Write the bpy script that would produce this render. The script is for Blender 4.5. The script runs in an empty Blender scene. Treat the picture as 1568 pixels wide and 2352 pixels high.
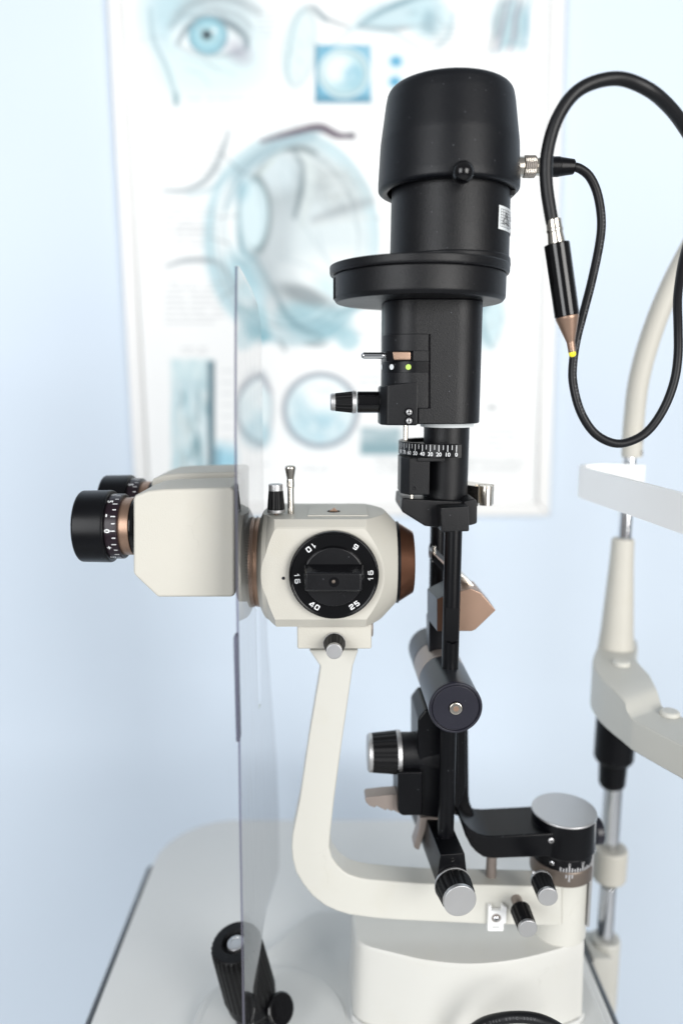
import bpy, bmesh, math, random
import numpy as np
from mathutils import Vector, Matrix
from math import sin, cos, pi, radians, sqrt, atan2

random.seed(4)
scene = bpy.context.scene
COL = scene.collection

# ------------------------------------------------------------------ camera model
FPX, CX, CY = 1720.0, 784.0, 1176.0          # focal length and centre, in units of a 1568 x 2352 frame
TH = radians(9.8)
CAMZ = 1.20
CT, ST = cos(TH), sin(TH)

def ray(u, v):
    x = (u - CX) / FPX; y = (v - CY) / FPX
    return x, CT - y * ST, -ST - y * CT

def P(u, v, Y):
    x, dy, dz = ray(u, v)
    t = Y / dy
    return Vector((x * t, Y, CAMZ + dz * t))

def S(v, Y):                                  # metres per frame unit at that depth
    return Y / ray(CX, v)[1] / FPX

def PH(u, v, h):                              # point on the horizontal plane h below the camera
    x, dy, dz = ray(u, v)
    t = -h / dz
    return Vector((x * t, dy * t, CAMZ - h))

def proj(p):                                  # numpy-friendly
    X, Y, Z = p[..., 0], p[..., 1], p[..., 2] - CAMZ
    zc = Y * CT - Z * ST
    yc = Y * ST + Z * CT
    return CX + FPX * X / zc, CY - FPX * yc / zc

# ------------------------------------------------------------------ materials
MATS = {}
def mat(name, color, rough=.5, metal=0., spec=.5, bump=0., bscale=900., var=0., vscale=30., dust=0., coat=0.,
        emit=None, trans=0., sss=0., brushed=False, wear=0.):
    m = bpy.data.materials.new(name); m.use_nodes = True
    nt = m.node_tree; b = nt.nodes['Principled BSDF']; L = nt.links
    b.inputs['Base Color'].default_value = (*color, 1)
    b.inputs['Roughness'].default_value = rough
    b.inputs['Metallic'].default_value = metal
    b.inputs['Specular IOR Level'].default_value = spec
    if coat: b.inputs['Coat Weight'].default_value = coat; b.inputs['Coat Roughness'].default_value = .1
    if trans: b.inputs['Transmission Weight'].default_value = trans
    if sss:
        b.inputs['Subsurface Weight'].default_value = sss
        b.inputs['Subsurface Radius'].default_value = (.01, .01, .01)
    if emit:
        b.inputs['Emission Color'].default_value = (*color, 1); b.inputs['Emission Strength'].default_value = emit
    tc = nt.nodes.new('ShaderNodeTexCoord')
    last = None
    if var or dust:
        n = nt.nodes.new('ShaderNodeTexNoise'); n.inputs['Scale'].default_value = vscale; n.inputs['Detail'].default_value = 5
        L.new(tc.outputs['Object'], n.inputs['Vector'])
        mx = nt.nodes.new('ShaderNodeMix'); mx.data_type = 'RGBA'
        mx.inputs['A'].default_value = (*[c * (1 - var) for c in color], 1)
        mx.inputs['B'].default_value = (*[min(1, c * (1 + var)) for c in color], 1)
        L.new(n.outputs['Fac'], mx.inputs['Factor'])
        last = mx.outputs['Result']
        rr = nt.nodes.new('ShaderNodeMapRange')
        rr.inputs['To Min'].default_value = max(.05, rough - .08); rr.inputs['To Max'].default_value = min(1, rough + .08)
        L.new(n.outputs['Fac'], rr.inputs['Value']); L.new(rr.outputs['Result'], b.inputs['Roughness'])
    if dust:
        v = nt.nodes.new('ShaderNodeTexVoronoi'); v.inputs['Scale'].default_value = 330
        L.new(tc.outputs['Object'], v.inputs['Vector'])
        lt = nt.nodes.new('ShaderNodeMath'); lt.operation = 'LESS_THAN'; lt.inputs[1].default_value = .11
        L.new(v.outputs['Distance'], lt.inputs[0])
        sep = nt.nodes.new('ShaderNodeSeparateColor'); L.new(v.outputs['Color'], sep.inputs['Color'])
        gt = nt.nodes.new('ShaderNodeMath'); gt.operation = 'GREATER_THAN'; gt.inputs[1].default_value = 1 - .25 * dust
        L.new(sep.outputs['Red'], gt.inputs[0])
        mu = nt.nodes.new('ShaderNodeMath'); mu.operation = 'MULTIPLY'
        L.new(lt.outputs[0], mu.inputs[0]); L.new(gt.outputs[0], mu.inputs[1])
        m2 = nt.nodes.new('ShaderNodeMath'); m2.operation = 'MULTIPLY'; m2.inputs[1].default_value = .5
        L.new(mu.outputs[0], m2.inputs[0])
        md = nt.nodes.new('ShaderNodeMix'); md.data_type = 'RGBA'
        L.new(last, md.inputs['A']); md.inputs['B'].default_value = (.13, .135, .15, 1)
        L.new(m2.outputs[0], md.inputs['Factor']); last = md.outputs['Result']
    if wear:
        v = nt.nodes.new('ShaderNodeTexVoronoi'); v.feature = 'DISTANCE_TO_EDGE'; v.inputs['Scale'].default_value = 34
        n0 = nt.nodes.new('ShaderNodeTexNoise'); n0.inputs['Scale'].default_value = 60; n0.inputs['Detail'].default_value = 4
        L.new(tc.outputs['Object'], n0.inputs['Vector'])
        ad = nt.nodes.new('ShaderNodeVectorMath'); ad.operation = 'MULTIPLY_ADD'; ad.inputs[1].default_value = (.02, .02, .02)
        L.new(n0.outputs['Color'], ad.inputs[0]); L.new(tc.outputs['Object'], ad.inputs[2]); L.new(ad.outputs[0], v.inputs['Vector'])
        lt = nt.nodes.new('ShaderNodeMath'); lt.operation = 'LESS_THAN'; lt.inputs[1].default_value = .007; L.new(v.outputs['Distance'], lt.inputs[0])
        n1 = nt.nodes.new('ShaderNodeTexNoise'); n1.inputs['Scale'].default_value = 26; L.new(tc.outputs['Object'], n1.inputs['Vector'])
        g1 = nt.nodes.new('ShaderNodeMapRange'); g1.inputs['From Min'].default_value = .60; g1.inputs['From Max'].default_value = .66
        L.new(n1.outputs['Fac'], g1.inputs['Value'])
        mm = nt.nodes.new('ShaderNodeMath'); mm.operation = 'MULTIPLY'; L.new(lt.outputs[0], mm.inputs[0]); L.new(g1.outputs[0], mm.inputs[1])
        m3 = nt.nodes.new('ShaderNodeMath'); m3.operation = 'MULTIPLY'; m3.inputs[1].default_value = .24 * wear; L.new(mm.outputs[0], m3.inputs[0])
        mw = nt.nodes.new('ShaderNodeMix'); mw.data_type = 'RGBA'; mw.inputs['B'].default_value = (.20, .18, .15, 1)
        L.new(last, mw.inputs['A']); L.new(m3.outputs[0], mw.inputs['Factor'])
        # faint yellowed patches
        n2 = nt.nodes.new('ShaderNodeTexNoise'); n2.inputs['Scale'].default_value = 45; n2.inputs['Detail'].default_value = 6; L.new(tc.outputs['Object'], n2.inputs['Vector'])
        g2 = nt.nodes.new('ShaderNodeMapRange'); g2.inputs['From Min'].default_value = .56; g2.inputs['From Max'].default_value = .78; g2.inputs['To Max'].default_value = .28 * wear
        L.new(n2.outputs['Fac'], g2.inputs['Value'])
        my = nt.nodes.new('ShaderNodeMix'); my.data_type = 'RGBA'; my.inputs['B'].default_value = (color[0] * .88, color[1] * .82, color[2] * .66, 1)
        L.new(mw.outputs['Result'], my.inputs['A']); L.new(g2.outputs[0], my.inputs['Factor']); last = my.outputs['Result']
    if last: L.new(last, b.inputs['Base Color'])
    if bump:
        n2 = nt.nodes.new('ShaderNodeTexNoise'); n2.inputs['Scale'].default_value = bscale; n2.inputs['Detail'].default_value = 3
        if brushed:
            mp = nt.nodes.new('ShaderNodeMapping'); mp.inputs['Scale'].default_value = (1, 1, .02)
            L.new(tc.outputs['Object'], mp.inputs['Vector']); L.new(mp.outputs['Vector'], n2.inputs['Vector'])
        else:
            L.new(tc.outputs['Object'], n2.inputs['Vector'])
        bp = nt.nodes.new('ShaderNodeBump'); bp.inputs['Strength'].default_value = bump; bp.inputs['Distance'].default_value = .0004
        L.new(n2.outputs['Fac'], bp.inputs['Height']); L.new(bp.outputs['Normal'], b.inputs['Normal'])
    MATS[name] = m
    return m

M = {}
M['powder'] = mat('black powder coat', (.0038, .0040, .0052), .40, spec=.26, bump=.38, bscale=1700, var=.25, dust=.35)
M['cap'] = mat('black matt plastic', (.0042, .0048, .0066), .40, spec=.25, bump=.28, bscale=1900, var=.2, dust=.8)
M['satin'] = mat('black anodised metal', (.0024, .0026, .0036), .32, spec=.20, bump=.08, bscale=1200, var=.2, dust=.25)
M['gloss'] = mat('glossy black plastic', (.003, .003, .0036), .12, spec=.4, bump=.02)
M['grip'] = mat('black rubber grip', (.0028, .0028, .0034), .45, spec=.24, bump=.15, bscale=1400, var=.2, dust=.5)
M['dark'] = mat('dark recess', (.003, .003, .004), .8, spec=.1)
M['navy'] = mat('blue black anodised disc', (.013, .013, .021), .34, spec=.4, bump=.05, var=.15, dust=.3)
M['slate'] = mat('slate anodised metal', (.040, .044, .052), .34, metal=.55, spec=.5, bump=.06, var=.12)
M['beige'] = mat('beige textured paint', (.505, .488, .435), .5, spec=.4, bump=.4, bscale=1300, var=.045, vscale=22, wear=.45)
M['ivory'] = mat('ivory paint', (.545, .538, .494), .38, spec=.45, bump=.12, bscale=900, var=.03, vscale=14, wear=.45)
M['white'] = mat('white casing paint', (.55, .547, .518), .4, spec=.4, bump=.1, bscale=800, var=.035, vscale=14, wear=.35)
M['grey_beige'] = mat('grey beige paint', (.50, .495, .455), .42, spec=.4, bump=.18, bscale=1000, var=.04, vscale=18)
M['silver'] = mat('satin aluminium', (.52, .52, .525), .42, metal=.9, bump=.15, bscale=2200, var=.05, vscale=60)
M['chrome'] = mat('polished chrome', (.72, .73, .75), .1, metal=1., var=.02)
M['nickel'] = mat('brushed nickel', (.60, .56, .50), .24, metal=1., var=.06)
M['bronze'] = mat('bronze anodised metal', (.33, .215, .155), .34, metal=.8, bump=.06, bscale=1500, var=.1)
M['copper'] = mat('copper toned metal', (.31, .205, .150), .36, metal=.6, bump=.18, bscale=1500, var=.08)
M['taupe'] = mat('taupe metal', (.30, .255, .23), .42, metal=.55, bump=.1, bscale=1500, var=.1)
M['brown'] = mat('dark brown metal', (.215, .10, .06), .3, metal=.85, bump=.06, bscale=900, var=.12, brushed=True)
M['text'] = mat('white marking ink', (.72, .73, .74), .6, spec=.2)
M['textdim'] = mat('grey cable ink', (.10, .10, .105), .6, spec=.2)
M['scale'] = mat('aubergine scale ring', (.010, .004, .008), .3, spec=.4, var=.2, dust=.3)
M['label'] = mat('white sticker', (.74, .77, .78), .5, spec=.3)
M['ink'] = mat('black ink', (.02, .02, .025), .6, spec=.2)
M['green'] = mat('lime dot', (.42, .60, .10), .5)
M['yellow'] = mat('yellow tip', (.92, .78, .02), .4, emit=.15)
M['cable'] = mat('black cable sheath', (.0048, .0050, .0062), .42, spec=.32, bump=.1, bscale=700, var=.2)
M['band'] = mat('white plastic band', (.86, .865, .86), .42, spec=.35, sss=.35, var=.02)
M['wall'] = mat('pale blue wall paint', (.652, .738, .835), .7, spec=.2, bump=.25, bscale=160, var=.03, vscale=2.2)  # broad noise tone stands in for soft shadow and lavender patches
M['floor'] = mat('grey vinyl floor', (.42, .43, .44), .4, var=.08, vscale=6)
M['table'] = mat('pale grey laminate', (.68, .685, .67), .32, spec=.42, bump=.05, bscale=500, var=.03, vscale=18)
M['edge'] = mat('dark grey edge band', (.075, .085, .095), .5, spec=.4, var=.1)
M['plate'] = mat('grey casing plate', (.58, .585, .57), .38, spec=.4, var=.03, vscale=12)
M['frame'] = mat('white poster frame', (.80, .80, .79), .35, spec=.4, var=.01)
M['plateline'] = mat('casing seam', (.36, .35, .31), .6)
M['shaded'] = mat('soft grey seam', (.50, .505, .50), .45)

def glass_mat():
    m = bpy.data.materials.new('clear acrylic'); m.use_nodes = True
    nt = m.node_tree; nt.nodes.clear(); L = nt.links
    o = nt.nodes.new('ShaderNodeOutputMaterial'); mix = nt.nodes.new('ShaderNodeMixShader')
    t = nt.nodes.new('ShaderNodeBsdfTransparent'); t.inputs['Color'].default_value = (.985, .985, .99, 1)
    g = nt.nodes.new('ShaderNodeBsdfGlossy'); g.inputs['Roughness'].default_value = .015
    f = nt.nodes.new('ShaderNodeFresnel'); f.inputs['IOR'].default_value = 1.49
    
    # two parallel faces: 2R / (1 + R)
    a1 = nt.nodes.new('ShaderNodeMath'); a1.operation = 'ADD'; a1.inputs[1].default_value = 1
    m1 = nt.nodes.new('ShaderNodeMath'); m1.operation = 'MULTIPLY'; m1.inputs[1].default_value = 2
    dv = nt.nodes.new('ShaderNodeMath'); dv.operation = 'DIVIDE'
    L.new(f.outputs[0], a1.inputs[0]); L.new(f.outputs[0], m1.inputs[0]); L.new(m1.outputs[0], dv.inputs[0]); L.new(a1.outputs[0], dv.inputs[1])
    mm = nt.nodes.new('ShaderNodeMath'); mm.operation = 'MULTIPLY'; mm.inputs[1].default_value = 1.0; mm.use_clamp = True
    L.new(dv.outputs[0], mm.inputs[0]); L.new(mm.outputs[0], mix.inputs[0]); L.new(t.outputs[0], mix.inputs[1]); L.new(g.outputs[0], mix.inputs[2])
    # faint dust and wipe marks
    tc = nt.nodes.new('ShaderNodeTexCoord'); mp = nt.nodes.new('ShaderNodeMapping'); mp.inputs['Scale'].default_value = (1, 6, .6)
    n = nt.nodes.new('ShaderNodeTexNoise'); n.inputs['Scale'].default_value = 40; n.inputs['Detail'].default_value = 6
    L.new(tc.outputs['Object'], mp.inputs['Vector']); L.new(mp.outputs['Vector'], n.inputs['Vector'])
    mr = nt.nodes.new('ShaderNodeMapRange'); mr.inputs['From Min'].default_value = .45; mr.inputs['From Max'].default_value = .8
    mr.inputs['To Min'].default_value = .005; mr.inputs['To Max'].default_value = .07
    L.new(n.outputs['Fac'], mr.inputs['Value'])
    d = nt.nodes.new('ShaderNodeBsdfDiffuse'); d.inputs['Color'].default_value = (.75, .76, .8, 1)
    m2 = nt.nodes.new('ShaderNodeMixShader'); L.new(mr.outputs[0], m2.inputs[0]); L.new(mix.outputs[0], m2.inputs[1]); L.new(d.outputs[0], m2.inputs[2])
    L.new(m2.outputs[0], o.inputs['Surface'])
    return m
M['acrylic'] = glass_mat()
def rim_mat():
    m = bpy.data.materials.new('acrylic cut edge'); m.use_nodes = True
    nt = m.node_tree; nt.nodes.clear(); L = nt.links
    o = nt.nodes.new('ShaderNodeOutputMaterial'); mix = nt.nodes.new('ShaderNodeMixShader')
    t = nt.nodes.new('ShaderNodeBsdfTransparent'); t.inputs['Color'].default_value = (.5, .5, .58, 1)
    b = nt.nodes.new('ShaderNodeBsdfPrincipled'); b.inputs['Base Color'].default_value = (.16, .16, .20, 1); b.inputs['Roughness'].default_value = .25
    mix.inputs[0].default_value = .42
    L.new(t.outputs[0], mix.inputs[1]); L.new(b.outputs[0], mix.inputs[2]); L.new(mix.outputs[0], o.inputs['Surface'])
    return m
M['rim'] = rim_mat()
M['knobblack'] = mat('moulded black knob', (.0045, .0045, .0055), .26, spec=.5, bump=.06, bscale=1200, var=.2, dust=.4)
M['copper_shaded'] = mat('shaded copper face', (.10, .05, .03), .45, metal=.5, var=.1)  # copper again, with the shadow on that side put into the colour
M['ringink'] = mat('grey engraved marks', (.40, .40, .41), .5, spec=.2)
M['bronze_dark'] = mat('dull bronze ring', (.20, .165, .14), .38, metal=.75, bump=.06, bscale=1500, var=.12)

# ------------------------------------------------------------------ object helpers
WORLD = {}
XF = [Matrix.Identity(4)]                     # transform applied to every part while a group is built

def tag(o, label=None, cat=None, group=None, kind=None):
    if label: o['label'] = label
    if cat: o['category'] = cat
    if group: o['group'] = group
    if kind: o['kind'] = kind
    return o

def thing(name, loc, label, cat, group=None):
    o = bpy.data.objects.new(name, None); COL.objects.link(o)
    o.empty_display_size = .02
    o.location = loc; WORLD[o.name] = Vector(loc)
    return tag(o, label, cat, group)

def obj(name, shapes, parent=None, sharp=35, smooth=True, xf=True):
    """shapes: list of (bmesh, material); becomes ONE mesh object"""
    me = bpy.data.meshes.new(name)
    verts, faces, mi, slots = [], [], [], []
    for bm, m in shapes:
        if m not in slots: slots.append(m)
        k = slots.index(m); off = len(verts)
        bm.verts.ensure_lookup_table(); bm.verts.index_update()
        verts += [(XF[0] @ v.co if xf else v.co.copy()) for v in bm.verts]
        for f in bm.faces:
            faces.append([v.index + off for v in f.verts]); mi.append(k)
        bm.free()
    lo = Vector((min(v.x for v in verts), min(v.y for v in verts), min(v.z for v in verts)))
    hi = Vector((max(v.x for v in verts), max(v.y for v in verts), max(v.z for v in verts)))
    c = (lo + hi) / 2
    me.from_pydata([v - c for v in verts], [], faces)
    for m in slots: me.materials.append(m)
    me.polygons.foreach_set('material_index', mi)
    me.polygons.foreach_set('use_smooth', [smooth] * len(faces))
    me.update()
    if smooth: me.set_sharp_from_angle(angle=radians(sharp))
    o = bpy.data.objects.new(name, me); COL.objects.link(o)
    if smooth:
        wn = o.modifiers.new('weighted normals', 'WEIGHTED_NORMAL'); wn.keep_sharp = True; wn.weight = 60
    WORLD[o.name] = c
    if parent is not None:
        o.parent = parent; o.location = c - WORLD[parent.name]
    else:
        o.location = c
    return o

def finish(bm):
    bmesh.ops.recalc_face_normals(bm, faces=bm.faces[:]); return bm

def bevel(bm, w, seg=2, ang=25):
    if w <= 0: return bm
    bm.normal_update()
    es = [e for e in bm.edges if len(e.link_faces) == 2 and e.calc_face_angle(0) > radians(ang)]
    bmesh.ops.bevel(bm, geom=es, offset=w, segments=seg, affect='EDGES', clamp_overlap=True, profile=.5)
    return bm

def prism(poly, vec, w=.0006, seg=2, ang=25):
    bm = bmesh.new()
    vs = [bm.verts.new(p) for p in poly]
    f = bm.faces.new(vs)
    r = bmesh.ops.extrude_face_region(bm, geom=[f])
    bmesh.ops.translate(bm, verts=[g for g in r['geom'] if isinstance(g, bmesh.types.BMVert)], vec=vec)
    finish(bm)
    bevel(bm, w, seg, ang)
    return finish(bm)

def prismY(uv, Yf, Yb, w=.0006, seg=2, Yref=None, ang=25):
    pts = []
    for u, v in uv:
        p = P(u, v, Yref or Yf); pts.append(Vector((p.x, Yf, p.z)))
    return prism(pts, Vector((0, Yb - Yf, 0)), w, seg, ang)

def box(lo, hi, w=.0006, seg=2):
    lo, hi = Vector(lo), Vector(hi)
    return prism([(lo.x, lo.y, lo.z), (hi.x, lo.y, lo.z), (hi.x, lo.y, hi.z), (lo.x, lo.y, hi.z)], Vector((0, hi.y - lo.y, 0)), w, seg)

def fillet(prof, r, seg=3):
    """round inner corners of an open (h, r) profile; r scalar"""
    out = [prof[0]]
    for i in range(1, len(prof) - 1):
        a, b, c = Vector(prof[i - 1]), Vector(prof[i]), Vector(prof[i + 1])
        d1, d2 = (a - b), (c - b)
        l1, l2 = d1.length, d2.length
        if l1 < 1e-7 or l2 < 1e-7: out.append(tuple(b)); continue
        rr = min(r, l1 * .45, l2 * .45)
        p1, p2 = b + d1 / l1 * rr, b + d2 / l2 * rr
        for k in range(seg + 1):
            t = k / seg
            q = p1 * (1 - t) ** 2 + b * 2 * t * (1 - t) + p2 * t * t
            out.append(tuple(q))
    out.append(prof[-1])
    return out

def basis(axis):
    a = Vector(axis).normalized()
    h = Vector((0, 0, 1)) if abs(a.z) < .9 else Vector((0, 1, 0))
    x = h.cross(a).normalized(); y = a.cross(x).normalized()
    return a, x, y

def lathe(o, axis, prof, n=64, r=.0004, modfn=None, seg=3):
    """prof: (h along axis, radius); start and end closed when radius > 0"""
    a, x, y = basis(axis); o = Vector(o)
    pr = list(prof)
    if pr[0][1] > 1e-6: pr = [(pr[0][0], 0)] + pr
    if pr[-1][1] > 1e-6: pr = pr + [(pr[-1][0], 0)]
    if r: pr = fillet(pr, r, seg)
    bm = bmesh.new(); rings = []
    for h, rad in pr:
        if rad < 1e-6:
            rings.append([bm.verts.new(o + a * h)])
        else:
            rings.append([bm.verts.new(o + a * h + (x * cos(2 * pi * k / n) + y * sin(2 * pi * k / n)) * (rad * (modfn(k, h) if modfn else 1))) for k in range(n)])
    for A, B in zip(rings, rings[1:]):
        for k in range(n):
            k2 = (k + 1) % n
            if len(A) == 1 and len(B) == 1: continue
            if len(A) == 1: bm.faces.new((A[0], B[k], B[k2]))
            elif len(B) == 1: bm.faces.new((A[k], B[0], A[k2]))
            else: bm.faces.new((A[k], B[k], B[k2], A[k2]))
    return finish(bm)

def latv(u, v0, Y, prof, n=64, r=.0004, **kw):
    """vertical axis through (u, v0, Y); prof: (v, half width in frame units)"""
    o = P(u, v0, Y)
    pp = [(P(u, v, Y).z - o.z, hw * S(v, Y)) for v, hw in prof]
    return lathe(o, (0, 0, 1), pp, n, r, **kw)

def latx(v, Y, u0, prof, n=64, r=.0004, **kw):
    """axis along X at (v, Y); prof: (u, half height in frame units)"""
    o = P(u0, v, Y); s = S(v, Y)
    return lathe(o, (1, 0, 0), [((u - u0) * s, hh * s) for u, hh in prof], n, r, **kw)

def laty(u, v, Y0, prof, n=64, r=.0004, **kw):
    """axis towards the viewer (-Y) from (u, v, Y0); prof: (metres forward, radius in frame units at Y0)"""
    o = P(u, v, Y0); s = S(v, Y0)
    return lathe(o, (0, -1, 0), [(h, hh * s) for h, hh in prof], n, r, **kw)

def tube(pts, rad, n=16, cap=True, res=8, rads=None):
    """smooth swept tube through the points"""
    pts = [Vector(p) for p in pts]
    q = []; rr = []
    for i in range(len(pts) - 1):
        p0 = pts[max(0, i - 1)]; p1 = pts[i]; p2 = pts[i + 1]; p3 = pts[min(len(pts) - 1, i + 2)]
        for k in range(res):
            t = k / res
            q.append(.5 * ((2 * p1) + (p2 - p0) * t + (2 * p0 - 5 * p1 + 4 * p2 - p3) * t * t + (-p0 + 3 * p1 - 3 * p2 + p3) * t ** 3))
            rr.append(rads[i] * (1 - t) + rads[i + 1] * t if rads else rad)
    q.append(pts[-1]); rr.append(rads[-1] if rads else rad)
    for _ in range(2):
        q = [q[0]] + [(q[i - 1] + q[i] * 2 + q[i + 1]) / 4 for i in range(1, len(q) - 1)] + [q[-1]]
    bm = bmesh.new(); rings = []
    t0 = (q[1] - q[0]).normalized(); _, x, y = basis(t0)
    for i, p in enumerate(q):
        t = (q[min(i + 1, len(q) - 1)] - q[max(i - 1, 0)]).normalized()
        x = (x - t * x.dot(t)).normalized(); y = t.cross(x)
        rings.append([bm.verts.new(p + (x * cos(2 * pi * k / n) + y * sin(2 * pi * k / n)) * rr[i]) for k in range(n)])
    for A, B in zip(rings, rings[1:]):
        for k in range(n):
            bm.faces.new((A[k], A[(k + 1) % n], B[(k + 1) % n], B[k]))
    if cap:
        bm.faces.new(rings[0]); bm.faces.new(rings[-1])
    return finish(bm), q

def ribs(n_r):
    return n_r * 4, (lambda k, h: (1, 1, .93, .93)[k % 4])

def knob(parent, base, d, L, r0, r1, n=14, stem=0, stem_r=.0016, stem_mat='bronze', ring=True, cap=.0022, grip='grip', label=None):
    """ribbed knob from base along d with satin end cap"""
    d = Vector(d).normalized(); b = Vector(base)
    s = b + d * stem
    rg = .0022 if ring else 0
    nn, fn = ribs(n)
    g0, g1 = rg, L - cap
    shapes = [(lathe(s, d, [(g0, r0), (g0 + .0008, r0), (g1, r1)], nn, .0003, modfn=lambda k, h: fn(k, h) if h > g0 + .0004 else 1), M[grip])]
    k = obj('knob', shapes, parent)
    if label: k['label'] = label
    obj('end_cap', [(lathe(s, d, [(g1 - .0002, r1 * .97), (L, r1 * .96)], 48, .0005), M['silver'])], k)
    if ring: obj('collar', [(lathe(s, d, [(0, r0 * 1.0), (rg, r0 * 1.04)], 48, .0004), M['silver'])], k)
    if stem: obj('stem', [(lathe(b - d * .003, d, [(0, stem_r), (stem + .004, stem_r)], 24, .0002), M[stem_mat])], k)
    return k

def textbm(s, size, fn, bold=0., res=3, align='CENTER'):
    """text as flat faces; fn(x, y) -> world point"""
    c = bpy.data.curves.new('txt', 'FONT'); c.body = s; c.size = size; c.align_x = align; c.align_y = 'CENTER'
    c.resolution_u = res; c.offset = bold; c.fill_mode = 'FRONT'; c.dimensions = '2D'
    o = bpy.data.objects.new('txt', c); COL.objects.link(o)
    dg = bpy.context.evaluated_depsgraph_get(); me = bpy.data.meshes.new_from_object(o.evaluated_get(dg))
    bpy.data.objects.remove(o); bpy.data.curves.remove(c)
    bm = bmesh.new(); bm.from_mesh(me); bpy.data.meshes.remove(me)
    for v in bm.verts: v.co = fn(v.co.x, v.co.y)
    return bm

def quad(pts):
    bm = bmesh.new(); bm.faces.new([bm.verts.new(p) for p in pts]); return bm

GLYPH = {  # squared numerals as stroke paths on a 0..1 by 0..1 cell
    '0': [[(.12, .2), (.12, .8), (.2, .9), (.8, .9), (.88, .8), (.88, .2), (.8, .1), (.2, .1), (.12, .2)]],
    '1': [[(.18, .62), (.5, .92), (.5, .04)]],
    '2': [[(.1, .72), (.12, .82), (.2, .9), (.8, .9), (.88, .8), (.88, .64), (.8, .55), (.2, .44), (.12, .34), (.12, .1), (.94, .1)]],
    '4': [[(.72, .04), (.72, .92), (.62, .92), (.08, .38), (.08, .28), (.98, .28)]],
    '5': [[(.88, .9), (.14, .9), (.14, .54), (.78, .54), (.88, .44), (.88, .2), (.78, .1), (.22, .1), (.1, .18)]],
    '6': [[(.86, .9), (.22, .9), (.12, .8), (.12, .2), (.22, .1), (.78, .1), (.88, .2), (.88, .44), (.78, .54), (.14, .54)]]}
def glyphs(t, h, w, th, fn):
    bm = bmesh.new(); gap = w * .28
    tot = len(t) * w + (len(t) - 1) * gap
    for i, ch in enumerate(t):
        x0 = -tot / 2 + i * (w + gap)
        for path in GLYPH[ch]:
            q = [Vector((x0 + x * w, (y - .5) * h)) for x, y in path]
            closed = (q[0] - q[-1]).length < 1e-9; n = len(q); L, R = [], []
            for k in range(n):
                a = q[k - 1] if k else (q[-2] if closed else None); b = q[k + 1] if k < n - 1 else (q[1] if closed else None)
                d1 = (q[k] - a).normalized() if a is not None else None; d2 = (b - q[k]).normalized() if b is not None else None
                if d1 is None: d1 = d2
                if d2 is None: d2 = d1
                n1, n2 = Vector((-d1.y, d1.x)), Vector((-d2.y, d2.x)); m = (n1 + n2).normalized(); s_ = min(1.6, 1 / max(.4, m.dot(n1)))
                L.append(bm.verts.new(fn(*(q[k] + m * th / 2 * s_)))); R.append(bm.verts.new(fn(*(q[k] - m * th / 2 * s_))))
            for k in range(n - 1): bm.faces.new((L[k], R[k], R[k + 1], L[k + 1]))
    return bm

def join(bms):
    out = bmesh.new()
    for b in bms:
        me = bpy.data.meshes.new('t'); b.to_mesh(me); b.free(); out.from_mesh(me); bpy.data.meshes.remove(me)
    return out

def screw(c, d, r, m='chrome', slot='dark'):
    """small dome screw with a cross recess"""
    d = Vector(d).normalized(); a, x, y = basis(d); c = Vector(c)
    sh = [(lathe(c, d, [(-.001, r), (.0006, r), (.0011, r * .55), (.0012, 0)], 20, .0002), M[m])]
    for w1, w2 in ((x, y), (y, x)):
        p = [c + d * .00125 + w1 * (sa * r * .6) + w2 * (sb * r * .13) for sa, sb in ((-1, -1), (1, -1), (1, 1), (-1, 1))]
        sh.append((finish(quad(p)), M[slot]))
    return sh
# ================================================================== the setting
YW = .95
def plane_obj(name, pts, m):
    o = obj(name, [(quad(pts), M[m])], smooth=False); o['kind'] = 'structure'; return o
plane_obj('wall', [(-2.2, YW, 0), (2.2, YW, 0), (2.2, YW, 2.6), (-2.2, YW, 2.6)], 'wall')
plane_obj('floor', [(-2.2, -2.5, 0), (2.2, -2.5, 0), (2.2, YW, 0), (-2.2, YW, 0)], 'floor')

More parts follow.
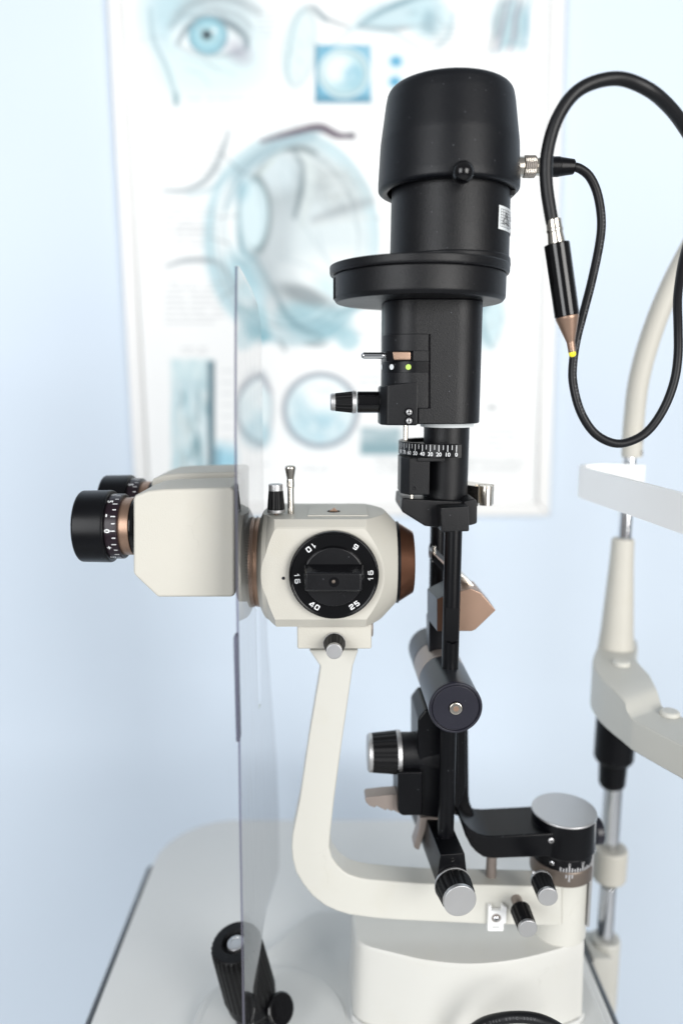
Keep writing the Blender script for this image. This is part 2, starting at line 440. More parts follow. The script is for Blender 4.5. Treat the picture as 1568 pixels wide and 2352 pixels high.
# ------------------------------------------------------------------ poster
def build_poster():
    Yb = YW - .001; Yf = YW - .014; Yp = YW - .008
    root = thing('poster', P(780, 1188, YW - .008), 'white framed eye anatomy chart with pale blue drawings on the blue wall', 'poster')
    # outer outline of the frame at its front face
    TL, TR, BR, BL = P(232, -250, Yf), P(1306, -250, Yf), P(1262, 1186, Yf), P(312, 1186, Yf)
    w = .017
    def inset(a, b, c, d, k):
        ct = (a + b + c + d) / 4
        out = []
        for p in (a, b, c, d):
            out.append(Vector((p.x + (k if p.x < ct.x else -k), p.y, p.z + (k if p.z < ct.z else -k))))
        return out
    o4 = [TL, TR, BR, BL]; i4 = inset(*o4, w)
    bms = []
    for a in range(4):
        b = (a + 1) % 4
        bms.append(prism([o4[a], o4[b], i4[b], i4[a]], Vector((0, Yb - Yf, 0)), .0025, 3))
    obj('frame', [(join(bms), M['frame'])], root)
    # print: dense sheet with painted vertex colours
    nx, ny = 330, 440
    g = np.zeros((ny, nx, 3)); tu = np.linspace(0, 1, nx)[None, :, None]; tv = np.linspace(0, 1, ny)[:, None, None]
    c = [np.array((p.x, Yp, p.z)) for p in inset(*o4, w - .001)]
    g = (c[0] * (1 - tu) + c[1] * tu) * (1 - tv) + (c[3] * (1 - tu) + c[2] * tu) * tv
    U, V = proj(g)
    img = np.ones((ny, nx, 3)) * np.array((.965, .972, .97))
    rng = np.random.default_rng(3)
    def noise(sx, sy, seed):
        r = np.random.default_rng(seed); N = 64
        t = r.random((N, N))
        a = (U / sx) % (N - 1); b = (V / sy) % (N - 1)
        i, j = a.astype(int), b.astype(int); fa, fb = a - i, b - j
        fa = fa * fa * (3 - 2 * fa); fb = fb * fb * (3 - 2 * fb)
        return (t[j, i] * (1 - fa) + t[j, i + 1] * fa) * (1 - fb) + (t[j + 1, i] * (1 - fa) + t[j + 1, i + 1] * fa) * fb
    def sm(d, soft): return np.clip(.5 - d / soft, 0, 1)
    def put(mask, col, a=1.):
        nonlocal img
        k = (mask * a)[..., None]; img = img * (1 - k) + np.array(col) * k
    def edist(cx, cy, rx, ry, rot=0):
        r = radians(rot); x, y = U - cx, V - cy
        X = x * cos(r) + y * sin(r); Y = -x * sin(r) + y * cos(r)
        q = np.sqrt((X / rx) ** 2 + (Y / ry) ** 2)
        return (q - 1) * min(rx, ry)
    def ell(cx, cy, rx, ry, col, a=1., soft=14, rot=0, nz=None):
        m = sm(edist(cx, cy, rx, ry, rot), soft)
        if nz is not None: m = m * nz
        put(m, col, a)
    def ring(cx, cy, rx, ry, w, col, a=1., soft=8, rot=0, clip=None):
        m = sm(np.abs(edist(cx, cy, rx, ry, rot)) - w / 2, soft)
        if clip is not None: m = m * clip
        put(m, col, a)
    def stroke(pts, w, col, a=1., soft=8, taper=True):
        q = []
        pts = [np.array(p, float) for p in pts]
        for i in range(len(pts) - 1):
            p0, p1, p2, p3 = pts[max(0, i - 1)], pts[i], pts[i + 1], pts[min(len(pts) - 1, i + 2)]
            for t in np.linspace(0, 1, 7)[:-1]:
                q.append(.5 * (2 * p1 + (p2 - p0) * t + (2 * p0 - 5 * p1 + 4 * p2 - p3) * t * t + (3 * p1 - p0 - 3 * p2 + p3) * t ** 3))
        q.append(pts[-1]); n = len(q)
        best = np.full(U.shape, 1e9)
        for i in range(n - 1):
            a0, b0 = q[i], q[i + 1]; dx, dy = b0 - a0; L2 = dx * dx + dy * dy + 1e-9
            t = np.clip(((U - a0[0]) * dx + (V - a0[1]) * dy) / L2, 0, 1)
            d = np.hypot(U - a0[0] - t * dx, V - a0[1] - t * dy)
            f = (i + .5) / n; ww = w * (1 - .7 * abs(2 * f - 1) ** 2) if taper else w
            best = np.minimum(best, d - ww / 2)
        put(sm(best, soft), [c * .90 for c in col], min(1, a * 1.15))
    def rect(x0, y0, x1, y1, col, a=1., soft=8, nz=None):
        d = np.maximum(np.maximum(x0 - U, U - x1), np.maximum(y0 - V, V - y1)); m = sm(d, soft)
        if nz is not None: m = m * nz
        put(m, col, a)
    def lines(x0, y0, x1, n, dy, a=.16, col=(.52, .55, .57)):
        for k in range(n):
            e = x1 - (x1 - x0) * (.35 * rng.random() if k % 4 == 3 else .08 * rng.random())
            d = np.maximum(np.maximum(x0 - U, U - e), np.abs(V - y0 - k * dy) - 2.2)
            put(sm(d, 3) * (noise(9, 40, k + 5) > .25), col, a)
    TEAL, LT, GR, MV, BL_ = (.60, .80, .86), (.80, .905, .93), (.58, .64, .67), (.56, .52, .60), (.44, .72, .85)
    # face with one eye, top left
    ell(455, 60, 130, 150, LT, .75, 90); ell(390, 20, 60, 70, TEAL, .45, 70); ell(560, 120, 80, 90, LT, .5, 70)
    ell(480, 175, 110, 45, (.84, .94, .94), .8, 50)
    stroke([(395, 60), (440, 10), (520, -5), (590, 25)], 26, GR, .5, 26)
    ell(478, 85, 82, 42, (.93, .97, .975), .95, 14)
    stroke([(408, 100), (432, 62), (470, 46), (520, 52), (562, 84), (566, 110)], 16, (.45, .55, .60), .75, 12)
    stroke([(410, 106), (450, 122), (500, 128), (555, 118)], 8, GR, .45, 12)
    stroke([(440, 40), (490, 24), (545, 34), (578, 62)], 10, GR, .5, 12)
    ell(478, 82, 44, 43, (.55, .79, .86), .95, 8); ring(478, 82, 42, 41, 6, (.35, .55, .63), .6, 6); ell(478, 80, 24, 24, (.70, .87, .90), .7, 18)
    ell(475, 80, 10, 10, (.10, .15, .18), 1, 8); ell(492, 70, 5, 5, (1, 1, 1), .9, 4)
    ell(548, 120, 30, 22, MV, .45, 30, 40); ell(540, 60, 36, 14, GR, .4, 20, 30)
    stroke([(345, 20), (352, 90), (380, 150), (398, 205), (404, 240)], 10, (.62, .78, .83), .6, 12); ell(405, 228, 7, 16, (.50, .66, .70), .7, 8)
    # tear gland sketch
    ell(688, 110, 36, 88, (.86, .93, .935), .95, 20, 8); ring(688, 110, 36, 88, 5, (.62, .72, .75), .45, 8, 8)
    stroke([(668, 190), (660, 150), (676, 60), (700, 20)], 6, TEAL, .6, 8)
    stroke([(705, 14), (725, 24), (752, 44), (800, 62)], 12, GR, .5, 10); stroke([(720, 10), (740, 40), (750, 48)], 8, (.45, .60, .66), .5, 8)
    stroke([(770, 95), (830, 60), (900, 75), (960, 110)], 7, TEAL, .5, 10)
    ell(905, 35, 88, 34, (.72, .86, .90), .8, 20, -12); stroke([(822, 58), (890, 20), (960, -6), (1010, -10)], 12, (.42, .62, .70), .65, 10)
    stroke([(826, 62), (900, 66), (980, 58)], 10, GR, .5, 10); ell(985, 40, 48, 50, (.72, .87, .91), .7, 26); ell(985, 50, 16, 26, (.52, .68, .74), .6, 14)
    stroke([(1000, 110), (1030, 80), (1040, 30)], 8, TEAL, .6, 10)
    # nerve bundle, top right
    ell(1170, 50, 44, 56, (.72, .86, .89), .8, 20)
    for k, (x, cl) in enumerate(((1138, GR), (1152, MV), (1164, TEAL), (1178, MV), (1190, TEAL), (1204, BL_))):
        stroke([(x + 16, -6), (x + 6, 40), (x - 6 + k * 2, 85), (x - 16 + k * 2, 120)], 9, cl, .6, 8)
    stroke([(1130, 125), (1160, 100), (1215, 105)], 7, TEAL, .5, 8)
    # blue square with disc
    rect(724, 103, 852, 235, (.42, .72, .85), .95, 5, .8 + .3 * noise(30, 30, 2)); rect(724, 103, 730, 235, (.25, .48, .60), .6, 6); rect(724, 222, 852, 236, (.25, .50, .62), .6, 10)
    ell(790, 168, 58, 57, (.72, .87, .90), 1, 6); ring(790, 168, 57, 56, 5, (.88, .95, .95), .8, 4); ring(790, 168, 50, 49, 5, (.50, .60, .64), .5, 5)
    ell(778, 160, 36, 36, (.92, .965, .965), .9, 22); ell(810, 175, 22, 26, (.50, .76, .86), .8, 18, 0, .4 + noise(14, 14, 8)); ell(800, 195, 30, 12, TEAL, .5, 12)
    for (x, y) in ((909, 141), (907, 188)):
        ell(x, y, 26, 22, (.84, .93, .95), .8, 14); ell(x, y, 13, 12, (.30, .68, .86), .95, 7)
    rect(360, 239, 1210, 243, (.78, .80, .80), .35, 3); lines(430, 228, 700, 1, 8, .35)
    # cut open eyeball, centre
    ell(672, 548, 196, 242, (.80, .91, .935), .85, 22); ring(672, 548, 190, 236, 12, (.66, .80, .84), .75, 10)
    ell(672, 548, 166, 212, (.90, .945, .95), .95, 14); ring(668, 548, 160, 205, 6, (.60, .68, .71), .55, 8)
    ell(650, 480, 78, 150, (.63, .69, .71), .75, 70, 12); ell(640, 600, 60, 150, (.68, .73, .75), .8, 60, -10)
    ell(690, 560, 90, 90, (.78, .83, .845), .7, 60)
    ell(760, 560, 90, 100, (.84, .895, .905), .9, 40); ell(775, 640, 110, 60, (.94, .965, .965), .9, 50)
    ell(770, 430, 74, 48, (.70, .74, .74), .6, 40, 30, .5 + noise(10, 6, 4)); stroke([(720, 505), (790, 480), (850, 462)], 22, (.66, .70, .72), .6, 20); stroke([(700, 520), (780, 505), (852, 500)], 8, (.92, .96, .96), .8, 8)
    stroke([(688, 345), (712, 380), (710, 440), (692, 520)], 24, (.90, .955, .955), .95, 10); stroke([(672, 346), (692, 380), (690, 440), (676, 500)], 10, (.45, .53, .56), .75, 9)
    stroke([(584, 440), (592, 400), (630, 352), (690, 340), (726, 352)], 12, (.42, .49, .51), .75, 9); ell(640, 395, 46, 46, (.83, .90, .92), .8, 40, -30)
    stroke([(545, 430), (600, 395), (650, 340)], 8, (.88, .95, .93), .8, 8); stroke([(505, 440), (560, 380), (640, 330), (720, 318)], 16, (.60, .77, .83), .7, 12)
    stroke([(540, 600), (575, 560), (560, 430), (600, 420)], 9, (.62, .68, .70), .5, 8)
    ell(560, 500, 46, 105, (.90, .955, .965), 1, 10); ell(582, 493, 37, 86, (.83, .925, .945), 1, 6); ring(582, 493, 37, 86, 7, (.42, .50, .52), .8, 6, 0, np.clip((U - 565) / 30, 0, 1))
    stroke([(556, 420), (546, 490), (556, 570), (590, 600)], 12, (.47, .68, .75), .7, 8); ell(545, 430, 26, 30, (.50, .74, .82), .5, 24)
    ell(520, 500, 26, 110, (.95, .975, .975), .9, 18); ring(672, 548, 196, 242, 20, (.66, .84, .89), .5, 14, 0, np.clip((560 - U) / 50, 0, 1))
    ell(560, 640, 40, 60, (.58, .80, .86), .7, 36, -30); stroke([(590, 600), (640, 690), (660, 720)], 10, (.55, .66, .70), .6, 10)
    stroke([(520, 480), (560, 400), (620, 350), (690, 312), (740, 300)], 20, (.70, .85, .90), .7, 14)
    stroke([(600, 325), (670, 305), (730, 292), (762, 305), (780, 312), (812, 312)], 17, (.42, .36, .43), .85, 8); ell(806, 312, 10, 8, (.35, .34, .38), .7, 8)
    stroke([(376, 438), (430, 436), (478, 408), (510, 350), (525, 300)], 11, (.58, .67, .71), .7, 9); stroke([(430, 450), (490, 430), (540, 380)], 9, TEAL, .5, 9)
    stroke([(382, 612), (430, 598), (500, 604), (545, 660)], 11, (.62, .68, .71), .7, 9); stroke([(500, 604), (540, 690), (570, 760)], 26, (.74, .88, .92), .7, 16)
    # lower muscle
    ell(722, 735, 82, 44, (.56, .76, .81), .75, 24, 8); ell(720, 752, 74, 22, (.46, .69, .76), .45, 20, 8); ell(700, 678, 62, 20, (.50, .55, .57), .75, 16, 18); ell(770, 662, 50, 22, (.82, .93, .95), .9, 16, 20)
    stroke([(640, 700), (680, 745), (740, 775)], 10, (.40, .58, .64), .6, 9); ell(725, 790, 26, 8, (.45, .55, .58), .6, 8); ell(800, 780, 26, 24, (.60, .80, .85), .7, 12); stroke([(770, 720), (830, 700), (860, 690)], 18, (.55, .76, .82), .7, 12)
    stroke([(640, 780), (655, 805)], 8, GR, .6, 7); ell(1122, 738, 36, 66, (.74, .87, .90), .85, 18, 12); stroke([(1100, 700), (1110, 760), (1130, 800)], 10, (.52, .72, .78), .6, 9); ell(1108, 700, 14, 16, (.45, .60, .66), .5, 10)
    ell(592, 745, 24, 44, (.58, .79, .84), .9, 14); ell(598, 770, 26, 18, (.42, .68, .75), .7, 12); ell(585, 690, 20, 30, (.74, .88, .92), .7, 14)
    # tissue block, lower left
    rect(394, 826, 490, 1084, (.66, .82, .86), .9, 9, .35 + .75 * noise(9, 26, 11)); rect(394, 826, 470, 870, (.83, .93, .94), .6, 18)
    for k in range(26):
        x, y = 400 + 76 * rng.random(), 850 + 220 * rng.random()
        stroke([(x, y), (x + 6 * rng.random(), y + 18), (x - 4 + 8 * rng.random(), y + 40)], 7, (.38, .60, .66) if k % 2 else (.88, .95, .95), .5, 6)
    rect(478, 830, 493, 1084, (.28, .42, .48), .85, 6); rect(494, 1005, 548, 1076, (.55, .82, .92), .9, 10, np.clip((V - 1000 - (U - 494) * .2) / 40, 0, 1)); rect(495, 1030, 505, 1076, (.30, .52, .62), .5, 8)
    for k in range(7): rect(508, 850 + 26 * k, 538, 854 + 26 * k, (.80, .82, .83), .6, 3)
    # small rounded cell
    ell(587, 940, 38, 88, (.86, .935, .95), .9, 8); ring(587, 940, 38, 88, 7, (.60, .66, .70), .65, 7); ell(587, 1000, 34, 30, (.66, .83, .88), .8, 20); stroke([(552, 900), (587, 860), (622, 900)], 8, (.58, .52, .60), .5, 7)
    # round fundus picture
    ell(736, 942, 85, 84, (.90, .955, .965), 1, 6); ell(736, 985, 62, 40, (.66, .84, .90), .8, 36, 0, .3 + noise(16, 16, 21)); ell(690, 950, 26, 44, (.70, .86, .91), .7, 22, 0, .3 + noise(12, 12, 22)); ell(745, 900, 46, 34, (.97, .985, .985), .9, 26)
    ring(736, 942, 83, 82, 12, (.50, .54, .60), .75, 7); ring(736, 942, 76, 75, 4, (.80, .90, .93), .7, 5)
    rect(828, 982, 920, 1044, (.56, .70, .74), .9, 9, .6 + .5 * noise(40, 8, 31)); rect(828, 1020, 920, 1044, (.46, .64, .69), .6, 12)
    # columns of small print
    for a_ in ((890, 262, 1190, 3, 11), (1150, 330, 1225, 9, 13), (1150, 470, 1225, 8, 13), (382, 262, 640, 3, 11), (385, 330, 520, 6, 13), (380, 480, 500, 5, 13), (405, 520, 480, 4, 14),
               (380, 650, 520, 8, 13), (415, 800, 480, 2, 10), (820, 860, 880, 3, 12), (1115, 985, 1185, 5, 13), (1060, 880, 1200, 3, 12), (1100, 520, 1215, 4, 13), (690, 1072, 760, 2, 9), (1000, 1055, 1208, 4, 9), (860, 1055, 985, 4, 9), (560, 1066, 620, 2, 9), (960, 60, 1100, 6, 12), (590, 30, 640, 5, 13)):
        lines(*a_, a=.27)
    rect(1118, 930, 1140, 942, (.60, .62, .63), .6, 5)
    img = img * .76 + img.mean(-1, keepdims=True) * .24
    # pencil hatching inside the drawings
    r2 = np.random.default_rng(12)
    for cx, cy, rx, ry, ang, n, col in ((455, 70, 110, 110, 20, 26, GR), (672, 548, 180, 225, 70, 34, (.62, .71, .75)), (690, 110, 30, 80, 80, 10, GR), (905, 35, 90, 36, -15, 16, GR), (985, 50, 44, 46, 60, 12, GR),
                                       (1170, 55, 46, 66, 100, 16, MV), (720, 735, 80, 40, 10, 16, (.35, .55, .62)), (760, 430, 80, 46, 25, 22, GR), (640, 480, 60, 140, 85, 10, (.66, .71, .73)), (736, 942, 70, 70, 40, 18, (.60, .74, .80)), (1122, 738, 34, 60, 100, 10, GR), (592, 745, 22, 40, 90, 8, GR), (560, 640, 40, 60, 60, 10, GR)):
        for _ in range(n):
            t, q = 2 * pi * r2.random(), sqrt(r2.random())
            x, y = cx + rx * q * cos(t), cy + ry * q * sin(t); a_ = radians(ang + r2.normal() * 22); L_ = (.25 + .4 * r2.random()) * min(rx, ry)
            stroke([(x - L_ * cos(a_), y - L_ * sin(a_)), (x + 4 * r2.normal(), y + 4 * r2.normal()), (x + L_ * cos(a_), y + L_ * sin(a_))], 2 + 2 * r2.random(), col if r2.random() < .6 else (.95, .98, .98), .12 + .18 * r2.random(), 5)
    for k in range(5):
        ring(672 - 2 * k, 548, 184 - 9 * k, 230 - 9 * k, 2, (.52, .60, .63) if k % 2 else (.96, .985, .985), .45, 4)
    ring(582, 493, 30, 76, 2, (.60, .70, .73), .4, 4); ring(560, 500, 45, 104, 3, (.55, .66, .70), .5, 5)
    for k in range(4): ring(736, 942, 66 - 14 * k, 65 - 14 * k, 2, (.72, .82, .86), .35, 4)
    # leader lines and captions round the big drawing
    for x0, y0, x1, y1 in ((505, 350, 560, 400), (500, 500, 548, 495), (480, 545, 530, 560), (860, 400, 905, 392), (862, 500, 910, 505), (850, 610, 905, 640), (500, 690, 560, 650), (820, 760, 900, 790)):
        stroke([(x0, y0), (x1, y1)], 2.5, (.45, .48, .50), .5, 3, False)
    lin = np.where(img <= .04045, img / 12.92, ((np.clip(img, 0, 1) + .055) / 1.055) ** 2.4) * .92
    me = bpy.data.meshes.new('print')
    cen = np.array(WORLD[root.name])
    ctr = g.reshape(-1, 3).mean(0)
    idx = np.arange(nx * ny).reshape(ny, nx)
    f = np.stack([idx[:-1, :-1], idx[1:, :-1], idx[1:, 1:], idx[:-1, 1:]], -1).reshape(-1, 4)
    me.from_pydata((g.reshape(-1, 3) - ctr).tolist(), [], f.tolist())
    ca = me.color_attributes.new('print_colour', 'FLOAT_COLOR', 'POINT')
    buf = np.ones((nx * ny, 4), np.float32); buf[:, :3] = lin.reshape(-1, 3); ca.data.foreach_set('color', buf.ravel())
    m = bpy.data.materials.new('printed chart paper'); m.use_nodes = True
    at = m.node_tree.nodes.new('ShaderNodeVertexColor'); at.layer_name = 'print_colour'
    pb = m.node_tree.nodes['Principled BSDF']; pb.inputs['Roughness'].default_value = .5; pb.inputs['Specular IOR Level'].default_value = .3
    m.node_tree.links.new(at.outputs['Color'], pb.inputs['Base Color'])
    me.materials.append(m)
    o = bpy.data.objects.new('print', me); COL.objects.link(o); o.parent = root; o.location = Vector(ctr - cen); WORLD[o.name] = Vector(ctr)
build_poster()

# ------------------------------------------------------------------ table
HT = .475; ZT = CAMZ - HT
def build_table():
    root = thing('instrument_table', (0, .47, ZT - .03), 'pale grey table with rounded corner and dark edge under the instrument', 'table')
    xl, xr, y0, y1, r = -.189, .205, .17, .757, .075
    pts = [(xl, y0), (xr, y0)]
    for k in range(13): a = pi / 2 * k / 12; pts.append((xr - .03 + .03 * cos(a), y1 - .03 + .03 * sin(a)))
    for k in range(17): a = pi / 2 + pi / 2 * k / 16; pts.append((xl + r + r * cos(a), y1 - r + r * sin(a)))
    obj('tabletop', [(prism([Vector((x, y, ZT)) for x, y in pts], Vector((0, 0, -.028)), .0025, 3), M['table'])], root)
    for x, sg, ya, yb in ((xl, -1, y0, y1 - r - .002), (xr, 1, y0, y1 - .06)):
        prof = [Vector((x + sg * .0005, ya, ZT - .0012))]
        for k in range(9):
            a = pi / 2 - pi * k / 8
            prof.append(Vector((x + sg * (.0005 + .0075 * cos(a)), ya, ZT - .0145 + .0125 * sin(a))))
        prof.append(Vector((x + sg * .0005, ya, ZT - .027)))
        obj('edge_band', [(prism(prof, Vector((0, yb - ya, 0)), .0), M['edge'])], root)
    # one centre pillar and foot carry the top
    obj('pillar', [(box((-.05, .50, .03), (.07, .60, ZT - .028), .004), M['plate'])], root)
    obj('foot', [(box((-.16, .25, .0), (.18, .72, .03), .006), M['plate'])], root)
build_table()
# ================================================================== slit lamp
YM, YT = .49, .495
HB = .398                                     # top of carriage below the camera
SL = thing('slit_lamp', (.06, .49, ZT), 'black and beige slit lamp microscope with tall black lamp tower', 'slit lamp')

# ------------------------------------------------------------------ carriage and base
def build_base():
    zc = CAMZ - HB; zb = ZT + .010
    # base plate with the round joystick field
    jx, jy = P(628, 2345, .482).x, .482
    pts = [(.192, .40), (.196, .405), (.196, .595), (.19, .602), (-.02, .602), (-.03, .598), (jx - .02, .545)]
    n = 20
    for k in range(n + 1):
        a = radians(105 + 165 * k / n); pts.append((jx + .060 * cos(a), jy + .060 * sin(a)))
    pts += [(jx + .01, .40)]
    obj('base_plate', [(prism([Vector((x, y, ZT + .0002)) for x, y in pts][::-1], Vector((0, 0, .0075)), .0025, 3), M['plate'])], SL)
    obj('joystick_field', [(lathe((jx, jy, ZT + .0075), (0, 0, 1), [(0, .0545), (.0010, .0535)], 72, .0008), M['plate'])], SL)
    # plan outline of carriage
    def plan(k):
        front = [(813, 2136.5), (818, 2156), (840, 2173), (900, 2189), (982, 2207), (1082, 2215), (1182, 2206), (1270, 2185), (1325, 2166), (1340, 2150)]
        pp = [PH(u, v, HB) for u, v in front]
        out = [(p.x, p.y) for p in pp]
        xr, xl = out[-1][0], out[0][0]
        out += [(xr + .002, .52), (xr - .002, .548), (xr - .02, .556), (xl + .03, .556), (xl + .008, .550), (xl - .0, .535), (xl - .001, .51)]
        cx = sum(p[0] for p in out) / len(out); cy = sum(p[1] for p in out) / len(out)
        return [(cx + (x - cx) * k, cy + (y - cy) * k) for x, y in out]
    bm = bmesh.new(); levels = [(zc, .985), (zc - .0012, .998), (zc - .004, 1.004), (zc - .03, 1.012), (zb + .0085, 1.02), (zb + .0052, 1.021)]
    rings = []
    for z, k in levels:
        # densify with catmull-rom
        q = plan(k); n = len(q); d = []
        for i in range(n):
            p0, p1, p2, p3 = [Vector(q[(i + j) % n]) for j in (-1, 0, 1, 2)]
            for t in (0, .25, .5, .75):
                d.append(.5 * (2 * p1 + (p2 - p0) * t + (2 * p0 - 5 * p1 + 4 * p2 - p3) * t * t + (3 * p1 - p0 - 3 * p2 + p3) * t ** 3))
        rings.append([bm.verts.new((p.x, p.y, z)) for p in d])
    for A, B in zip(rings, rings[1:]):
        n = len(A)
        for k in range(n): bm.faces.new((A[k], A[(k + 1) % n], B[(k + 1) % n], B[k]))
    bm.faces.new(rings[0]); bm.faces.new(rings[-1][::-1]); finish(bm)
    car = obj('carriage', [(bm, M['white'])], SL, sharp=50)
    pl = plan(1.045)
    obj('carriage_skirt', [(prism([Vector((x, y, ZT + .0077)) for x, y in pl], Vector((0, 0, .006)), .0015, 2), M['plate'])], SL)
    obj('carriage_seam', [(prism([Vector((x, y, ZT + .0138)) for x, y in plan(1.012)], Vector((0, 0, .0013)), 0), M['plateline'])], car)
    # joystick
    top = P(541, 2163, .471); base = P(590, 2334, .486); base.z = ZT + .0095
    ax = top - base; L = ax.length; ax.normalize()
    nn, fn = ribs(30)
    fn = lambda k, h: (1, 1, .93, .93)[k % 4]
    gx = .0155
    js = obj('joystick', [(lathe(base, ax, [(0, .016), (.010, .013), (L * .12, .013), (L * .17, .0160), (L * .24, .0182), (L * .50, .0182)], 48, .001), M['satin'])], SL)
    obj('grip', [(lathe(base, ax, [(L * .34, .0180), (L * .36, .0192), (L * .90, .0184), (L * .975, .0180), (L, .0164), (L + .0002, .0100), (L - .004, .0080)], nn, .0005,
                  modfn=lambda k, h: fn(k, h) if L * .37 <= h <= L * .98 else 1), M['grip'])], js)
    obj('button', [(lathe(base, ax, [(L - .0055, .0062), (L - .0008, .0062), (L - .0004, .0040), (L - .0009, .0037)], 32, .0004), M['silver'])], js)
    c = P(645, 2318, .470)
    dl = obj('height_dial', [(lathe(c - Vector((.6, -.62, .5)).normalized() * .006, Vector((.6, -.62, .5)), [(0, .0098), (.006, .0112), (.0075, .0100), (.0072, .0050)], 48, .0006), M['gloss'])], SL)
    obj('dial_stem', [(lathe(base + Vector((0, 0, .004)), c - base - Vector((0, 0, .004)), [(0, .006), ((c - base).length * .8, .006)], 24, .0004), M['satin'])], SL)
build_base()

# ------------------------------------------------------------------ pivot column
def build_pivot():
    up, Yp = 1287, .495
    def lv(prof, m, **k): return (latv(up, 2000, Yp, prof, 96, .0008, **k), M[m])
    col = obj('column', [lv([(1994.5, 60.5), (2131, 61.5)], 'ivory')], SL)
    obj('bronze_ring', [lv([(1960, 70), (1967, 71), (1993.5, 70.5)], 'bronze_dark')], SL)
    # engraved angle ring
    o = P(up, 2000, Yp); s = S(1948, Yp); R = 69.5 * s
    zt, zb = P(up, 1936, Yp).z, P(up, 1960, Yp).z
    sh = [lv([(1935, 69.5), (1960.2, 69.5)], 'satin')]
    bms = []
    def cyl(a, z, r): return Vector((o.x + r * sin(a), o.y - r * cos(a), z))
    for k in range(-3, 14):
        a = radians(-3 + k * 5.2); hgt = (zt - zb) * (.62 if k % 5 == 0 else .42 if k % 2 else .33)
        w = .00052 / R
        bms.append(quad([cyl(a - w, zb + .0003, R + .00015), cyl(a + w, zb + .0003, R + .00015), cyl(a + w, zb + hgt, R + .00015), cyl(a - w, zb + hgt, R + .00015)]))
        if k == 0:
            for d, h in ((-.095, .0028), (0, .0055), (.09, .0028)):
                Rb = 71.6 * s
                bms.append(quad([cyl(a + d - w, zb - .0012 - h, Rb), cyl(a + d + w, zb - .0012 - h, Rb), cyl(a + d + w, zb - .0012, Rb), cyl(a + d - w, zb - .0012, Rb)]))
    for t, a in (('0', radians(-3)), ('30', radians(23))):
        bms.append(textbm(t, .0030, lambda x, y, a=a: cyl(a + x / R, zt - .0022 + y, R + .0002), .0))
    sh.append((join(bms), M['ringink']))
    ar = obj('angle_ring', sh, SL)
    for a in (radians(-25), radians(62)):
        for b, m in screw(cyl(a, zt - .003 if a < 0 else zt + .002, R + .0004), (sin(a), -cos(a), 0), .0016): pass
    obj('drum', [lv([(1863.5, 71), (1934.5, 72.5)], 'satin')], SL)
    for a, z in ((radians(-34), zt - .0030), (radians(66), zt - .0)):
        obj('screw', screw(cyl(a, z, R + .0003), (sin(a), -cos(a), 0), .0017), ar)
    obj('drum_cap', [lv([(1858.5, 70), (1859.5, 72.6), (1863.3, 73)], 'silver')], SL)
    # dark knob behind the column and thin plate at its side
    c = P(1358, 1908, .516)
    obj('side_wheel', [(lathe(c, (1, .1, 0), [(0, .010), (.0062, .010)], 48, .001), M['navy'])], SL)
    pl = [(1350, 1868), (1364, 1876), (1364, 2138), (1350, 2134)]
    x0 = P(1351, 1990, .485).x
    bm = box((x0, .4815, P(1351, 2122, .485).z), (x0 + .0022, .4925, P(1351, 1880, .487).z), .0006)
    obj('side_plate', [(bm, M['silver'])], SL)
    # clamp knobs on the front
    k = knob(SL, P(1241, 2019, .4625), (0, -1, 0), .0185, .0072, .0068, 12, stem=.0, ring=True)
    k['label'] = 'small clamp knob on the bronze ring'
    k = knob(SL, P(1184, 2064, .474), (.05, -1, -.03), .0180, .0070, .0066, 12, stem=.011, stem_r=.0038, stem_mat='taupe', ring=False)
    k['label'] = 'small clamp knob on the beige arm'
    # locating pin on the bronze ring
    p = P(1226, 2006, .466)
    obj('pin', [(lathe(p, (-.4, -1, .9), [(0, .0012), (.007, .0011)], 16, .0004), M['silver'])], SL)
build_pivot()

